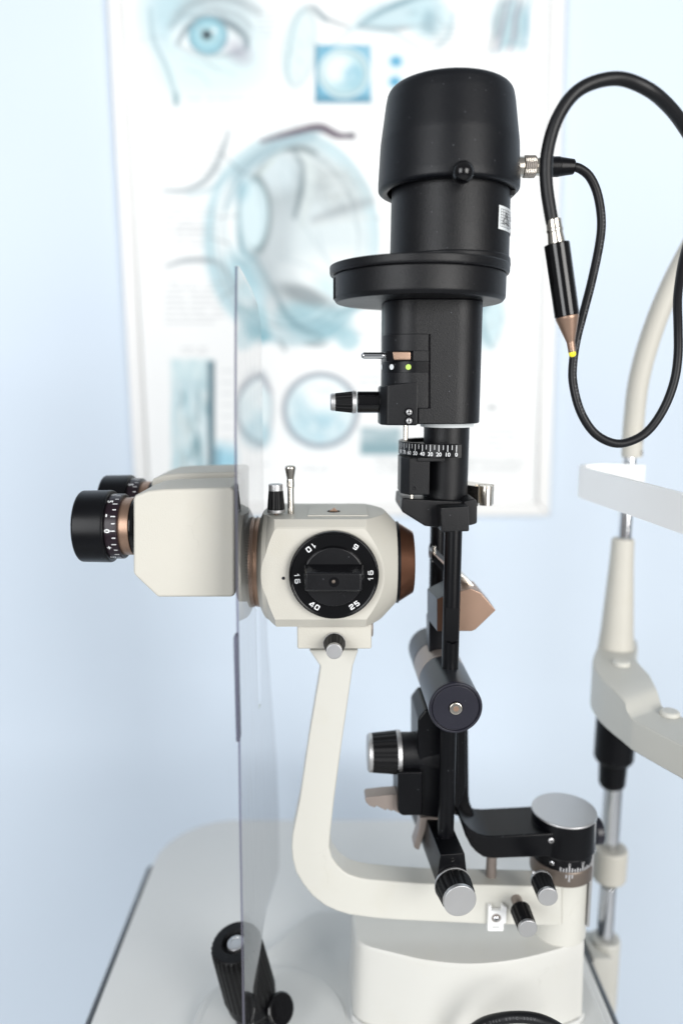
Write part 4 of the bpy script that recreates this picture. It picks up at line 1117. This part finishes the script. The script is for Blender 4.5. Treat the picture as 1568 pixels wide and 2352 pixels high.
    for k in range(25):
        a = atan2(nn2.y, nn2.x) + pi + pi * k / 24; outl.append((c.x + r0 * cos(a), c.y + r0 * sin(a)))
    outl += [(e2.x + nn2.x * r0, e2.y + nn2.y * r0), (e2.x - nn2.x * r0, e2.y - nn2.y * r0)]
    hole = [(c.x + r0 * .60 * cos(2 * pi * k / 28), c.y + r0 * .60 * sin(2 * pi * k / 28)) for k in range(28)]
    def loops(z):
        A = [bm.verts.new((x, y, z)) for x, y in outl]; B = [bm.verts.new((x, y, z)) for x, y in hole]
        ea = [bm.edges.new((A[i], A[(i + 1) % len(A)])) for i in range(len(A))]; eb = [bm.edges.new((B[i], B[(i + 1) % len(B)])) for i in range(len(B))]
        bmesh.ops.triangle_fill(bm, edges=ea + eb, use_beauty=True); return A, B
    A1, B1 = loops(z1l); A0, B0 = loops(z0l)
    for T, B in ((A1, A0), (B1, B0)):
        for i in range(len(T)): bm.faces.new((T[i], T[(i + 1) % len(T)], B[(i + 1) % len(T)], B[i]))
    obj('metal_lug', [(finish(bm), M['nickel'])], SL, sharp=30)

    # ---------------- rods between bracket and tilting joint
    Yfr, Ybr = Y - .028, Y + .036
    fr = 19.6 * S(1400, Yfr)
    pf = P(1033, 1400, Yfr); zt = P(1038, 1215, Yfr).z; zb = P(1038, 1985, Yfr).z
    f0, f1 = P(1038, 1398, Yfr - fr), P(1038, 1466, Yfr - fr)
    hs_ = [0] + [f1.z - zb - .004 + k * (f0.z - f1.z + .004) / 40 for k in range(41)] + [f0.z - zb + .0001, zt - zb]
    rod = lathe((pf.x, Yfr, zb), (0, 0, 1), [(h, fr) for h in hs_], 64, 0)
    for vv in rod.verts:
        dx = (vv.co.x - pf.x) / fr
        if f1.z - .0035 * sqrt(max(0, 1 - min(1, abs(dx - .1)) ** 2)) <= vv.co.z <= f0.z + .00005 and vv.co.y < Yfr - fr * .62: vv.co.y = Yfr - fr * .62
    r_ = obj('support_rod', [(rod, M['satin'])], SL)
    pb = P(1001, 1400, Ybr)
    ztb, zbb = P(1001, 1200, Ybr).z, P(1001, 1560, Ybr).z
    xb = pb.x + .0
    XF[0] = Matrix.Identity(4)
    obj('support_rod', [(lathe((xb, Ybr, zbb), (0, 0, 1), [(0, 17 * S(1400, Ybr)), (ztb - zbb, 17 * S(1400, Ybr))], 48, .0003), M['satin'])], SL)
    # small silver lens tube seen between the rods and dark body below the prism
    pm = P(991, 1400, Y + .012)
    obj('lens_strip', [(lathe(P(996, 1290, Y + .010), (0, 0, 1), [(0, .0013), (.011, .0013)], 20, .0003), M['nickel'])], SL)
    # tilted mirror
    q = [P(985, 1264, Y - .006), P(992, 1277, Y - .008), P(1029, 1315, Y - .024), P(1029, 1302, Y - .024)]
    mir = prism([P(984, 1262, Y + .012), P(1036, 1316, Y - .010), P(1036, 1330, Y - .010), P(984, 1280, Y + .012)], Vector((.0022, .0125, .0022)), .0003)
    mo = obj('mirror', [(mir, M['satin'])], SL)
    t0, t1 = P(993, 1271, Y + .008), P(1034, 1312, Y - .0095)
    obj('mirror_face', [(finish(quad([P(991, 1268.5, Y + .0085), P(1034, 1312, Y - .0098), P(1036, 1306, Y - .004), P(995, 1265, Y + .016)])), M['copper'])], mo)
    obj('mirror_tip', [(prism([P(983.5, 1261, Y + .0105), P(991, 1269, Y + .0075), P(991, 1286, Y + .0075), P(983.5, 1278, Y + .0105)], Vector((.001, .008, .001)), .0003), M['silver'])], mo)
    # copper prism box
    pr = [(1032, 1364), (1081, 1352), (1104, 1362), (1138, 1402), (1092, 1446), (1083, 1450), (1032, 1450)]
    Yp0, Yp1 = Y - .017, Y + .012
    px = obj('prism_box', [(prismY(pr, Yp0, Yp1, .0006, 2, Yref=Yp0), M['copper'])], SL, sharp=20)
    xa = P(984, 1400, Yp0)
    lb = prismY([(987, 1372), (1028, 1360), (1028, 1438), (1026, 1452), (989, 1452)], Yp0 - .003, Yp1 + .004, .0006, 2, Yref=Yp0)
    # grey end block at the left: turned face
    w0 = [P(980, 1349 + 12, Y - .004), P(985, 1341 + 8, Y + .010)]
    bm = bmesh.new()
    front = [P(1003, 1375, Yp0 - .003), P(1030, 1364, Yp0 - .003), P(1030, 1450, Yp0 - .003), P(1003, 1450, Yp0 - .003)]
    back = [P(980.5, 1352, Y + .008), P(1024, 1330, Y + .008), P(1024, 1420, Y + .008), P(980.5, 1420, Y + .008)]
    A = [bm.verts.new(p) for p in front]; B = [bm.verts.new(p) for p in back]
    bm.faces.new(A); bm.faces.new(B[::-1])
    for k in range(4): bm.faces.new((A[k], B[k], B[(k + 1) % 4], A[(k + 1) % 4]))
    finish(bm); bevel(bm, .0004, 2); finish(bm)
    pe = obj('prism_end', [(bm, M['slate'])], px, sharp=20)
    obj('front_face', [(finish(quad([P(u, v, Yp0 - .0033) for u, v in ((1003.5, 1376), (1030, 1365), (1030, 1449.5), (1003.5, 1449.5))])), M['copper_shaded'])], pe)  # overlay quad painting the shadowed side of the copper
    q0 = [P(1056, 1318, Y - .004), P(1068, 1326, Y - .004), P(1109, 1367, Y - .004), P(1103, 1374, Y - .004), P(1058, 1334, Y - .004)]
    obj('prism_glass', [(prism(q0, Vector((0, .018, 0)), .0005), M['nickel'])], px)
    obj('holder_body', [(prismY([(985, 1425), (1022, 1435), (1022, 1545), (985, 1545)], Y + .004, Y + .022, .001, 2), M['satin'])], SL)
    XF[0] = R_T

    # ---------------- tilting joint: horizontal tube towards the viewer
    s0 = S(1625, Y - .050)
    cf = P(1039.5, 1626, Y - .055); r0 = 62 * S(1626, Y - .055)
    L = .108
    tb = obj('tilt_joint', [(lathe(cf + Vector((0, L, 0)), (0, -1, 0), [(0, r0 * .985), (L * .30, r0 * .985)], 96, .0006), M['slate']),
                            (lathe(cf + Vector((0, L, 0)), (0, -1, 0), [(L * .308, r0 * .985), (L * .56, r0 * .985)], 96, .0004), M['taupe']),
                            (lathe(cf + Vector((0, L, 0)), (0, -1, 0), [(L * .566, r0 * .985), (L * .97, r0 * .985)], 96, .0004), M['slate']),
                            (lathe(cf + Vector((0, L, 0)), (0, -1, 0), [(L * .3, r0 * .965), (L * .6, r0 * .965)], 96, 0), M['dark'])], SL)
    ec = obj('end_cap', [(lathe(cf + Vector((0, .004, 0)), (0, -1, 0), [(0, r0 * .99), (.0005, r0 * 1.0), (.0036, r0), (.0046, r0 * .97), (.0046, r0 * .90), (.0034, r0 * .885), (.0034, r0 * .87), (.0040, r0 * .86), (.0040, r0 * .3)], 96, .0003), M['navy'])], tb)
    sc_ = cf + Vector((0, -.0001, 0))
    sh = [(lathe(sc_, (0, -1, 0), [(0, r0 * .255), (.0003, r0 * .255)], 40, 0), M['dark']), (lathe(sc_, (0, -1, 0), [(0, r0 * .235), (.0012, r0 * .235), (.0014, r0 * .20), (.0014, r0 * .11)], 40, .0002), M['nickel']),
          (lathe(sc_, (0, -1, 0), [(.0012, r0 * .115), (.00145, r0 * .115)], 6, 0), M['copper'])]
    obj('hex_screw', sh, ec)
    hp = P(962, 1548 + 160, Y)
    # ---------------- tower base block, knob barrel and levers
    Yq = Y - .018
    neck = prismY([(957, 1652), (974, 1630), (1066, 1630), (1068, 1700), (1068, 1812), (1052, 1860), (1030, 1882), (967.5, 1874), (957, 1874)], Yq, Y + .022, .0015, 3)
    low = prismY([(910.5, 1772), (968, 1772), (968, 1873), (922, 1873), (914, 1868), (910.5, 1860)], Yq - .004, Y + .012, .0014, 3)
    tbk = obj('tower_base', [(neck, M['satin']), (low, M['satin'])], SL, sharp=30)
    vb = 1726; Yk = Y - .004; sk = S(vb, Yk); ck = P(985, vb, Yk)
    obj('barrel', [(lathe(ck, (-1, 0, 0), [(-.01, 50 * sk), (12 * sk, 47 * sk), (40 * sk, 45 * sk), (70 * sk, 45 * sk)], 64, .0008), M['powder'])], tbk)
    obj('screw', screw(P(950.5, 1747, Yk - 40 * sk), (0, -.9, -.42), .0021, 'chrome'), tbk)
    e = ck + Vector((-66 * sk, 0, 0))
    nn, fn = ribs(20)
    kn = obj('width_knob', [(lathe(e, (-1, 0, 0), [(9 * sk, 48 * sk), (11 * sk, 49 * sk), (66 * sk, 44 * sk)], nn, .0005, modfn=lambda k, h: (1, 1, .96, .96)[k % 4] if h > 10 * sk else 1), M['grip'])], SL)
    obj('collar', [(lathe(e, (-1, 0, 0), [(0, 49 * sk), (10 * sk, 50.5 * sk), (11 * sk, 48 * sk)], 72, .0005), M['silver'])], kn)
    obj('end_cap', [(lathe(e, (-1, 0, 0), [(65 * sk, 44 * sk), (73 * sk, 43.5 * sk), (77 * sk, 39 * sk)], 72, .0008), M['silver'])], kn)
    # serrated tilt lever
    lp = [(836, 1834), (839, 1829), (880, 1825), (922, 1823), (922, 1868), (913, 1866), (900, 1859), (898, 1862), (886, 1856), (884, 1860), (863, 1849), (858.5, 1853), (846, 1848), (839, 1841)]
    obj('catch_lever', [(prismY(lp, Y - .014, Y - .002, .0008, 2), M['taupe'])], SL, sharp=25)
    lp = [(963, 1879), (985, 1876), (1010, 1882), (985, 1889), (978, 1900), (961, 1952), (953, 1950), (948, 1944), (960, 1905)]
    obj('catch_lever', [(prismY(lp, Y - .010, Y + .002, .0008, 2), M['taupe'])], SL, sharp=25)
    # vertical rod continues below the joint as part of the front rod; cross bar below
    XF[0] = Matrix.Translation(_tc) @ Matrix.Rotation(radians(6.5), 4, 'Z') @ Matrix.Translation(-_tc)
    Yb0 = .4455
    a_, b_ = P(1010, 1961.6, Yb0), P(1067, 1961.6, Yb0)
    zt = a_.z; zb = P(1010, 2050, Yb0).z
    wmid = (b_.x - a_.x) / 2; xm = (a_.x + b_.x) / 2 - .0055
    sec = [(xm - wmid * 1.0, zt), (xm + wmid * 1.0, zt), (xm + wmid * 1.22, zt - .014), (xm + wmid * 1.1, zb + .004), (xm, zb - .002), (xm - wmid * 1.15, zb + .004), (xm - wmid * 1.22, zt - .016)]
    bar = obj('cross_bar', [(prism([Vector((x, Yb0, z)) for x, z in sec], Vector((0, .085, 0)), .0008, 2), M['satin'])], SL, sharp=25)
    hc = P(1037, 1975, Yb0); 
    obj('set_screw', [(lathe(Vector((xm, Yb0 + .0002, hc.z)), (0, -1, 0), [(0, .0016), (.0004, .0016), (.0005, .0011), (.0003, .0009)], 20, .0001), M['gloss'])], bar)
    kc = P(1040, 2029, Yb0)
    k = knob(SL, Vector((xm + .0004, Yb0, kc.z)), (.02, -1, 0), .0175, .0122, .0112, 18, stem=0, ring=True, cap=.0026)
    k['label'] = 'large round knob at the foot of the tower'
    XF[0] = R_T
    # ---------------- black swing arm from the tower to the pivot drum
    Yf_, Ym_, Yr_ = .477, .489, .512
    XF[0] = Matrix.Translation(P(1285, 1930, .495)) @ Matrix.Rotation(radians(2.5), 4, 'Z') @ Matrix.Translation(-P(1285, 1930, .495))
    hor_top, hor_bot = 1915, 1967
    fr_ = [(1020, 1640), (1048, 1640), (1049, 1850), (1052, 1868), (1060, 1883), (1074, 1899), (1092, 1910), (1110, 1915.5), (1128, 1917), (1269, 1913), (1270, 1967), (1125, 1968), (1105, 1964), (1088, 1952), (1076, 1938), (1064, 1915), (1052, 1880), (1040, 1850), (1020, 1840)]
    arm = obj('swing_arm', [(prismY(fr_, Yf_, Yr_, .0013, 3, ang=30), M['satin'])], SL, sharp=30)
    # rear half of the upright is wider, rounded
    ry = prismY([(1020, 1630), (1066, 1630), (1071, 1650), (1073, 1815), (1075, 1832), (1081, 1846), (1086, 1862), (1060, 1866), (1020, 1850)], .4995, .516, .002, 3, Yref=.505)
    obj('upright', [(ry, M['satin'])], arm, sharp=30)
    obj('screw', screw(P(1261.5, 1929, Yf_), (0, -1, 0), .0021, 'silver'), arm)
    XF[0] = Matrix.Identity(4)
build_tower()
# ================================================================== breath shield
def build_shield():
    xs = -.0572
    root = thing('breath_shield', (xs, .49, .79), 'clear acrylic breath shield standing edge-on between eyepieces and microscope body', 'breath shield')
    outer = [(.4246, 1.2625), (.4150, 1.22), (.4060, 1.17), (.3985, 1.09), (.3935, 1.02), (.388, .95), (.3816, .83), (.383, .80), (.390, .793), (.405, .791), (.419, .793), (.449, .803), (.4815, .812), (.505, .808), (.539, .794), (.58, .778), (.610, .768), (.618, .78), (.617, .82), (.604, .88), (.577, .94), (.550, 1.0), (.540, 1.06), (.538, 1.12), (.541, 1.19), (.543, 1.222), (.537, 1.241), (.52, 1.252), (.49, 1.258), (.45, 1.2620), (.43, 1.2635)]
    zc = 1.0812; r = .0315
    hole = []
    for k in range(41):
        a = radians(-72 + (324) * k / 40); hole.append((YM + r * cos(a), zc + r * sin(a)))
    # slot below the hole, rounded at its foot
    hole += [(YM - .0105, zc - .05), (YM - .010, zc - .088)]
    for k in range(9):
        a = pi + pi * k / 8; hole.append((YM + .0095 * cos(a), zc - .092 + .012 * sin(a)))
    hole += [(YM + .010, zc - .088), (YM + .0105, zc - .05)]
    bm = bmesh.new(); T = .0016
    def cap(x):
        A = [bm.verts.new((x, y, z)) for y, z in outer]; B = [bm.verts.new((x, y, z)) for y, z in hole]
        ea = [bm.edges.new((A[i], A[(i + 1) % len(A)])) for i in range(len(A))]; eb = [bm.edges.new((B[i], B[(i + 1) % len(B)])) for i in range(len(B))]
        bmesh.ops.triangle_fill(bm, edges=ea + eb, use_beauty=True, normal=(1, 0, 0)); return A, B
    A1, B1 = cap(xs + T / 2)
    finish(bm)
    for f in bm.faces:
        if f.normal.x < 0: f.normal_flip()
    bm2 = bmesh.new()
    def wall(loop):
        n = len(loop)
        va = [bm2.verts.new((xs + T / 2 - .0001, y, z)) for y, z in loop]; vb = [bm2.verts.new((xs - T / 2, y, z)) for y, z in loop]
        for i in range(n): bm2.faces.new((va[i], va[(i + 1) % n], vb[(i + 1) % n], vb[i]))
    wall(hole); nf = len(bm2.faces); finish(bm2)
    bm3 = bmesh.new()
    near = [p for p in outer if p[0] < .45 or p[1] < .80]
    n = len(outer)
    for i in range(n):
        p, q = outer[i], outer[(i + 1) % n]
        tgt = bm3 if (p[0] < .428 and q[0] < .428) else bm2
        tgt.faces.new([tgt.verts.new(c) for c in ((xs + T / 2 - .0001, *p), (xs + T / 2 - .0001, *q), (xs - T / 2, *q), (xs - T / 2, *p))])
    sh = obj('sheet', [(bm, M['acrylic'])], root, smooth=False)
    obj('cut_edge', [(bm3, M['rim']), (bm2, M['acrylic'])], sh, smooth=False)
    z1, z0 = P(546, 1456, .392).z, P(549, 1702, .388).z
    obj('edge_strip', [(box((xs - .0011, .3865, z0), (xs + .0009, .3945, z1), .0005), M['rim'])], root)
build_shield()

# ================================================================== head rest
def build_headrest():
    yp = .60
    root = thing('head_rest', P(1400, 2200, .585), 'off-white head rest frame with chin bar and forehead band on chrome posts', 'head rest')
    def lv(u, Y, prof, m, n=64, r=.0006): return (latv(u, prof[0][0], Y, prof, n, r), M[m])
    # clamp foot at the table edge
    foot = obj('clamp_foot', [lv(1390, .585, [(2152, 30), (2156, 32.5), (2300, 33), (2345, 30)], 'ivory')], root)
    c0, c1 = P(1368, 2250, .585), P(1412, 2330, .585)
    obj('clamp_block', [(box((.2140, .565, ZT - .05), (c0.x + .006, .60, ZT - .01), .003), M['ivory'])], foot)
    obj('post', [lv(1396, .585, [(2033, 18.5), (2158, 18.5)], 'chrome')], root)
    obj('post_collar', [lv(1401, .585, [(1945, 36), (1952, 38.5), (2012, 38), (2018, 34)], 'beige', r=.0012)], root)
    obj('post', [lv(1408, .588, [(1800, 21.5), (1960, 21.5)], 'chrome')], root)
    obj('sleeve', [lv(1414, .59, [(1650, 44), (1738, 44), (1746, 40), (1748, 31.5), (1798, 29.5), (1806, 25)], 'satin', r=.001)], root)
    # chin bar
    st = []
    def a(o, i, zt): st.append((o, i, zt))
    hb = .2554
    def pl(u, v, Y): p = P(u, v, Y); return Vector((p.x, p.y))
    a(pl(1392, 1490, .622), pl(1460, 1490, .618), .2185)
    a(pl(1372, 1510, .606), pl(1463, 1500, .600), .2185)
    a(pl(1356, 1600, .580), pl(1461, 1512, .5765), .2190)
    a(pl(1356, 1625, .560), pl(1472, 1527, .562), .2195)
    a(pl(1374, 1659, .536), pl(1489, 1544, .548), .2205)
    a(pl(1400, 1683, .518), pl(1498, 1566, .536), .2215)
    a(pl(1425, 1704, .504), pl(1508, 1588, .525), .2240)
    a(pl(1440, 1716, .4955), pl(1520, 1605, .515), .2310)
    a(pl(1459, 1730, .487), pl(1536, 1620, .508), .2325)
    a(pl(1568, 1793, .451), pl(1590, 1640, .490), .2325)
    a(pl(1700, 1866, .415), pl(1710, 1690, .455), .2325)
    a(pl(1800, 1920, .395), pl(1800, 1740, .430), .2325)
    bm = bmesh.new(); rings = []
    def cr(i, t, f):
        n = len(st); p = [f(st[min(max(i + j, 0), n - 1)]) for j in (-1, 0, 1, 2)]
        return .5 * (2 * p[1] + (p[2] - p[0]) * t + (2 * p[0] - 5 * p[1] + 4 * p[2] - p[3]) * t * t + (3 * p[1] - p[0] - 3 * p[2] + p[3]) * t ** 3)
    for i in range(len(st) - 1):
        for t in (0, .2, .4, .6, .8):
            o, n_, z = cr(i, t, lambda s: s[0]), cr(i, t, lambda s: s[1]), cr(i, t, lambda s: s[2])
            w = (n_ - o).normalized()
            zt = CAMZ - z; zb = CAMZ - hb; e = .0016
            pts = [(o, zb + e), (o + w * e, zb), (n_ - w * e, zb), (n_, zb + e), (n_, zt - e), (n_ - w * e, zt), (o + w * e, zt), (o, zt - e)]
            rings.append([bm.verts.new((q.x, q.y, zz)) for q, zz in pts])
    for A, B in zip(rings, rings[1:]):
        for k in range(8): bm.faces.new((A[k], A[(k + 1) % 8], B[(k + 1) % 8], B[k]))
    bm.faces.new(rings[0]); bm.faces.new(rings[-1]); finish(bm)
    cb = obj('chin_bar', [(bm, M['grey_beige'])], root, sharp=60)
    for u, v, h in ((1426, 1525, .2193), (1537, 1641, .2325)):
        p = PH(u, v, h)
        obj('peg', [(lathe(p + Vector((0, 0, -.001)), (0, 0, 1), [(0, .0068), (.003, .0068), (.0040, .0055)], 40, .0008), M['ivory'])], cb)
    # tapered sleeve above the bar
    obj('post_sleeve', [lv(1430, .602, [(1236, 22), (1240, 25), (1300, 27), (1400, 33), (1450, 36), (1475, 38.5), (1500, 41)], 'beige', r=.003)], root)
    obj('post', [lv(1446, .603, [(1040, 15), (1245, 15)], 'chrome')], root)
    # curved upper frame tube
    pts = [P(u, v, .603) for u, v in ((1450, 1049), (1452, 1000), (1455.5, 958), (1463, 890), (1478, 824), (1499.5, 755), (1521, 699), (1546, 643), (1573, 590), (1606, 530), (1640, 470))]
    t, _ = tube(pts, .0080, 32, res=8)
    ft = obj('frame_tube', [(t, M['beige'])], root)
    for v in (1012, 1040):
        obj('screw', screw(P(1472, v, .598), (1, -.3, 0), .0022, 'nickel'), ft)
    # forehead band
    zt, zb = CAMZ - .0628, CAMZ - .0856
    plan = [pl(1482, 1062, .578), pl(1440, 1060, .583), pl(1400, 1059, .586), pl(1368, 1060, .586), pl(1346, 1061, .582), pl(1336, 1064, .573), pl(1342, 1070, .558), pl(1366, 1080, .540), pl(1427, 1098, .500), pl(1500, 1117, .460), pl(1568, 1133, .427), pl(1660, 1160, .390), pl(1760, 1190, .36)]
    q = []
    for i in range(len(plan) - 1):
        p0, p1, p2, p3 = [plan[min(max(i + j, 0), len(plan) - 1)] for j in (-1, 0, 1, 2)]
        for k in range(6):
            t = k / 6; q.append(.5 * (2 * p1 + (p2 - p0) * t + (2 * p0 - 5 * p1 + 4 * p2 - p3) * t * t + (3 * p1 - p0 - 3 * p2 + p3) * t ** 3))
    bm = bmesh.new(); rings = []
    for i, p in enumerate(q):
        d = (q[min(i + 1, len(q) - 1)] - q[max(i - 1, 0)]).normalized(); n = Vector((-d.y, d.x)) * .0020
        rings.append([bm.verts.new((a_.x, a_.y, z)) for a_, z in ((p - n, zb), (p + n, zb), (p + n, zt), (p - n, zt))])
    for A, B in zip(rings, rings[1:]):
        for k in range(4): bm.faces.new((A[k], A[(k + 1) % 4], B[(k + 1) % 4], B[k]))
    bm.faces.new(rings[0]); bm.faces.new(rings[-1]); finish(bm)
    obj('forehead_band', [(bm, M['band'])], root, sharp=40)
build_headrest()

# ================================================================== fixation lamp on a gooseneck
def build_fixation():
    Y = .452
    root = thing('fixation_lamp', P(1313, 815, Y), 'black gooseneck lamp arm ending in a copper cone with a yellow tip', 'fixation lamp')
    path = [(1270, 520), (1265.3, 500), (1253.5, 418), (1257, 343), (1283, 263), (1333, 203), (1413.4, 180), (1483.7, 203), (1534, 244), (1570, 291), (1600, 345), (1622, 420), (1632, 500)]
    t, _ = tube([P(u, v, Y + max(0, u - 1480) ** 1.5 * .00002) for u, v in path], 15 * S(300, Y), 32)
    obj('gooseneck', [(t, M['cable'])], root)
    a, b = P(1267, 505, Y), P(1313, 818, Y)
    ax = (P(1301, 725.5, Y) - P(1277.7, 561.5, Y)).normalized()
    o = P(1277.7, 561.5, Y); s = S(640, Y)
    L = (P(1301, 725.5, Y) - o).length
    obj('ferrule', [(lathe(o, ax, [(-55 * s, 17 * s), (-36 * s, 17.5 * s), (-34 * s, 18.5 * s), (-29 * s, 18.5 * s), (-27 * s, 17 * s), (2 * s, 20 * s)], 48, .0003), M['nickel'])], root)
    obj('sleeve', [(lathe(o, ax, [(-2 * s, 27.5 * s), (0, 28.5 * s), (L, 28 * s), (L + 1 * s, 27 * s)], 64, .0004), M['gloss'])], root)
    obj('cone', [(lathe(o, ax, [(L, 26.5 * s), (L + 6 * s, 26 * s), (L + 60 * s, 9.5 * s), (L + 84 * s, 8.5 * s)], 64, .0005), M['copper'])], root)
    obj('light_tip', [(lathe(o, ax, [(L + 83 * s, 8.2 * s), (L + 91 * s, 8 * s), (L + 95 * s, 4 * s)], 32, .0004), M['yellow'])], root)
build_fixation()

# ================================================================== lamp cable
def build_cable():
    root = thing('lamp_cable', P(1240, 383, .50), 'thin black cable plugged into the lamp cap and hanging in a loop', 'cable')
    v = 383; Y = .499
    def lx(prof, m, n=64, r=.0003, modfn=None): return (latx(v, Y, 1190, prof, n, r, modfn=modfn), M[m])
    pg = obj('plug', [lx([(1184, 22), (1200, 22)], 'nickel'), lx([(1200, 21), (1202, 24), (1227, 24), (1229, 22)], 'nickel', 120, .0002, modfn=lambda k, h: (1, .97)[k % 2]), lx([(1229, 19), (1240, 20)], 'nickel')], root)
    s = S(v, Y)
    grooves = [lx([(1204 + 4.2 * k, 24.3), (1205.2 + 4.2 * k, 24.3)], 'taupe', r=0) for k in range(6)]
    obj('knurl', grooves, pg)
    obj('boot', [lx([(1239, 19), (1243, 22), (1282, 22), (1284, 21), (1316, 16.5), (1318, 14)], 'satin')], root)
    pth = [(1312, 383, 0), (1330, 387, 0), (1353, 405.7, 0), (1371, 445, 0), (1380, 503.5, 0), (1375.8, 558.8, 0), (1358, 645, -.002), (1339, 718, -.004), (1323, 780, -.006), (1315, 833, -.008), (1315, 880, -.010), (1330.8, 942.7, -.013), (1362, 992.7, -.015), (1402.7, 1016.6, -.017), (1440, 1016, -.018), (1484, 992.6, -.019), (1521, 942.7, -.020), (1546, 880, -.020), (1555.7, 817.7, -.018), (1556, 755, -.014), (1554.5, 692.7, -.008), (1559, 646, -.002), (1568, 593, .006), (1585, 530, .02), (1600, 460, .04)]
    rc = 9.8 * S(700, Y)
    t, q = tube([P(u, vv, Y + dy) for u, vv, dy in pth], rc, 24)
    cb = obj('cable_sheath', [(t, M['cable'])], root)
    # printed marking along the sheath, facing the viewer
    d = [0]
    for i in range(1, len(q)): d.append(d[-1] + (q[i] - q[i - 1]).length)
    def at(sx):
        import bisect
        i = min(max(bisect.bisect(d, sx) - 1, 0), len(q) - 2); f = (sx - d[i]) / (d[i + 1] - d[i])
        return q[i].lerp(q[i + 1], f), (q[i + 1] - q[i]).normalized()
    # arc length of the point where the text begins (near v = 955) running back up the cable
    st = min(range(len(q)), key=lambda i: abs(proj(np.array(q[i]))[1] - 952) + (0 if i < len(q) * .6 else 1e4))
    pos = d[st]; bms = []
    for ch in 'EAST  WEST   E108200   AWM   2464   80\u00b0C   300V   VW-1SC   FT2   LL64201':
        if ch == ' ': pos -= .0012; continue
        c, tg = at(pos)
        fwd = -tg; out = Vector((0, -1, 0)); out = (out - fwd * out.dot(fwd)).normalized(); side = out.cross(fwd)   # text up direction
        out2 = (out + side * -.35).normalized(); up = out2.cross(fwd)
        bms.append(textbm(ch, .0026, lambda x, y, c=c, fwd=fwd, up=up, out2=out2: c + fwd * x + up * y + out2 * sqrt(max(1e-8, (rc + .00012) ** 2 - y * y)), .00003, 2))
        pos -= .0022
    obj('cable_print', [(join(bms), M['textdim'])], cb, smooth=False)
build_cable()

# ================================================================== coiled power cord in front of the carriage
def build_cord():
    root = thing('power_cord', P(1175, 2345, .425), 'black cord curling in front of the white carriage at the bottom edge', 'cord')
    pts = []
    for u, v, Y in ((1040, 2420, .445), (1075, 2376, .440), (1110, 2350, .434), (1160, 2338, .428), (1210, 2337, .424), (1250, 2346, .420), (1290, 2368, .417), (1340, 2410, .415), (1360, 2460, .415)):
        pts.append(P(u, v, Y))
    t, q = tube(pts, .0036, 24)
    ct = obj('cord_sheath', [(t, M['cable'])], root)
    d = [0]
    for i in range(1, len(q)): d.append(d[-1] + (q[i] - q[i - 1]).length)
    bms = []; pos = d[-1] * .30
    for ch in 'AWM 2464 80\u00b0C 300V':
        if ch == ' ': pos += .0025; continue
        i = max(0, min(len(q) - 2, next(k for k in range(len(d)) if d[k] > pos) - 1)); c = q[i].lerp(q[i + 1], (pos - d[i]) / (d[i + 1] - d[i])); fwd = (q[i + 1] - q[i]).normalized()
        out = Vector((0, -.85, .55)); out = (out - fwd * out.dot(fwd)).normalized(); up = out.cross(fwd)
        bms.append(textbm(ch, .0024, lambda x, y, c=c, fwd=fwd, up=up, out=out: c + fwd * x + up * y + out * sqrt(max(1e-8, .00372 ** 2 - y * y)), .00003, 2)); pos += .0022
    obj('cord_print', [(join(bms), M['textdim'])], ct, smooth=False)
build_cord()

# ================================================================== light
def area(name, loc, aim, sx, sy, power, col=(1, 1, 1)):
    l = bpy.data.lights.new(name, 'AREA'); l.shape = 'RECTANGLE'; l.size = sx; l.size_y = sy; l.energy = power; l.color = col
    o = bpy.data.objects.new(name, l); COL.objects.link(o); o.location = loc
    o.rotation_euler = (Vector(aim) - Vector(loc)).to_track_quat('-Z', 'Y').to_euler()
    return o
area('window_light', (1.05, -1.15, 1.40), (.05, .6, 1.1), 1.0, 1.3, 41.5, (1, .985, .96))
area('second_window_light', (-1.05, -1.1, 1.5), (.0, .6, 1.15), .9, 1.3, 31, (.97, .985, 1))

w = bpy.data.worlds.new('World'); scene.world = w; w.use_nodes = True
nt = w.node_tree; bg = nt.nodes['Background']
tc = nt.nodes.new('ShaderNodeTexCoord'); sep = nt.nodes.new('ShaderNodeSeparateXYZ'); nt.links.new(tc.outputs['Generated'], sep.inputs[0])
rp = nt.nodes.new('ShaderNodeValToRGB'); mr = nt.nodes.new('ShaderNodeMapRange'); mr.inputs['From Min'].default_value = -1
nt.links.new(sep.outputs['Z'], mr.inputs['Value']); nt.links.new(mr.outputs[0], rp.inputs[0])
rp.color_ramp.elements[0].color = (.42, .44, .46, 1); rp.color_ramp.elements[1].color = (.74, .76, .79, 1)
nt.links.new(rp.outputs[0], bg.inputs['Color']); bg.inputs['Strength'].default_value = .40

# ================================================================== camera
cam = bpy.data.cameras.new('camera'); co = bpy.data.objects.new('camera', cam); COL.objects.link(co)
co.location = (0, 0, CAMZ); co.rotation_euler = (radians(90) - TH, 0, 0)
cam.sensor_fit = 'VERTICAL'; cam.sensor_height = 36; cam.sensor_width = 24; cam.lens = FPX / 2352 * 36
cam.clip_start = .02; cam.clip_end = 50
cam.dof.use_dof = True; cam.dof.focus_distance = .468; cam.dof.aperture_fstop = 2.2
scene.camera = co
scene.view_settings.view_transform = 'Standard'; scene.view_settings.look = 'None'; scene.view_settings.exposure = 0
scene.render.engine = 'CYCLES'
cy = scene.cycles
cy.use_denoising = True; cy.max_bounces = 10; cy.transparent_max_bounces = 16; cy.glossy_bounces = 5; cy.sample_clamp_indirect = 6
cy.caustics_reflective = False; cy.caustics_refractive = False
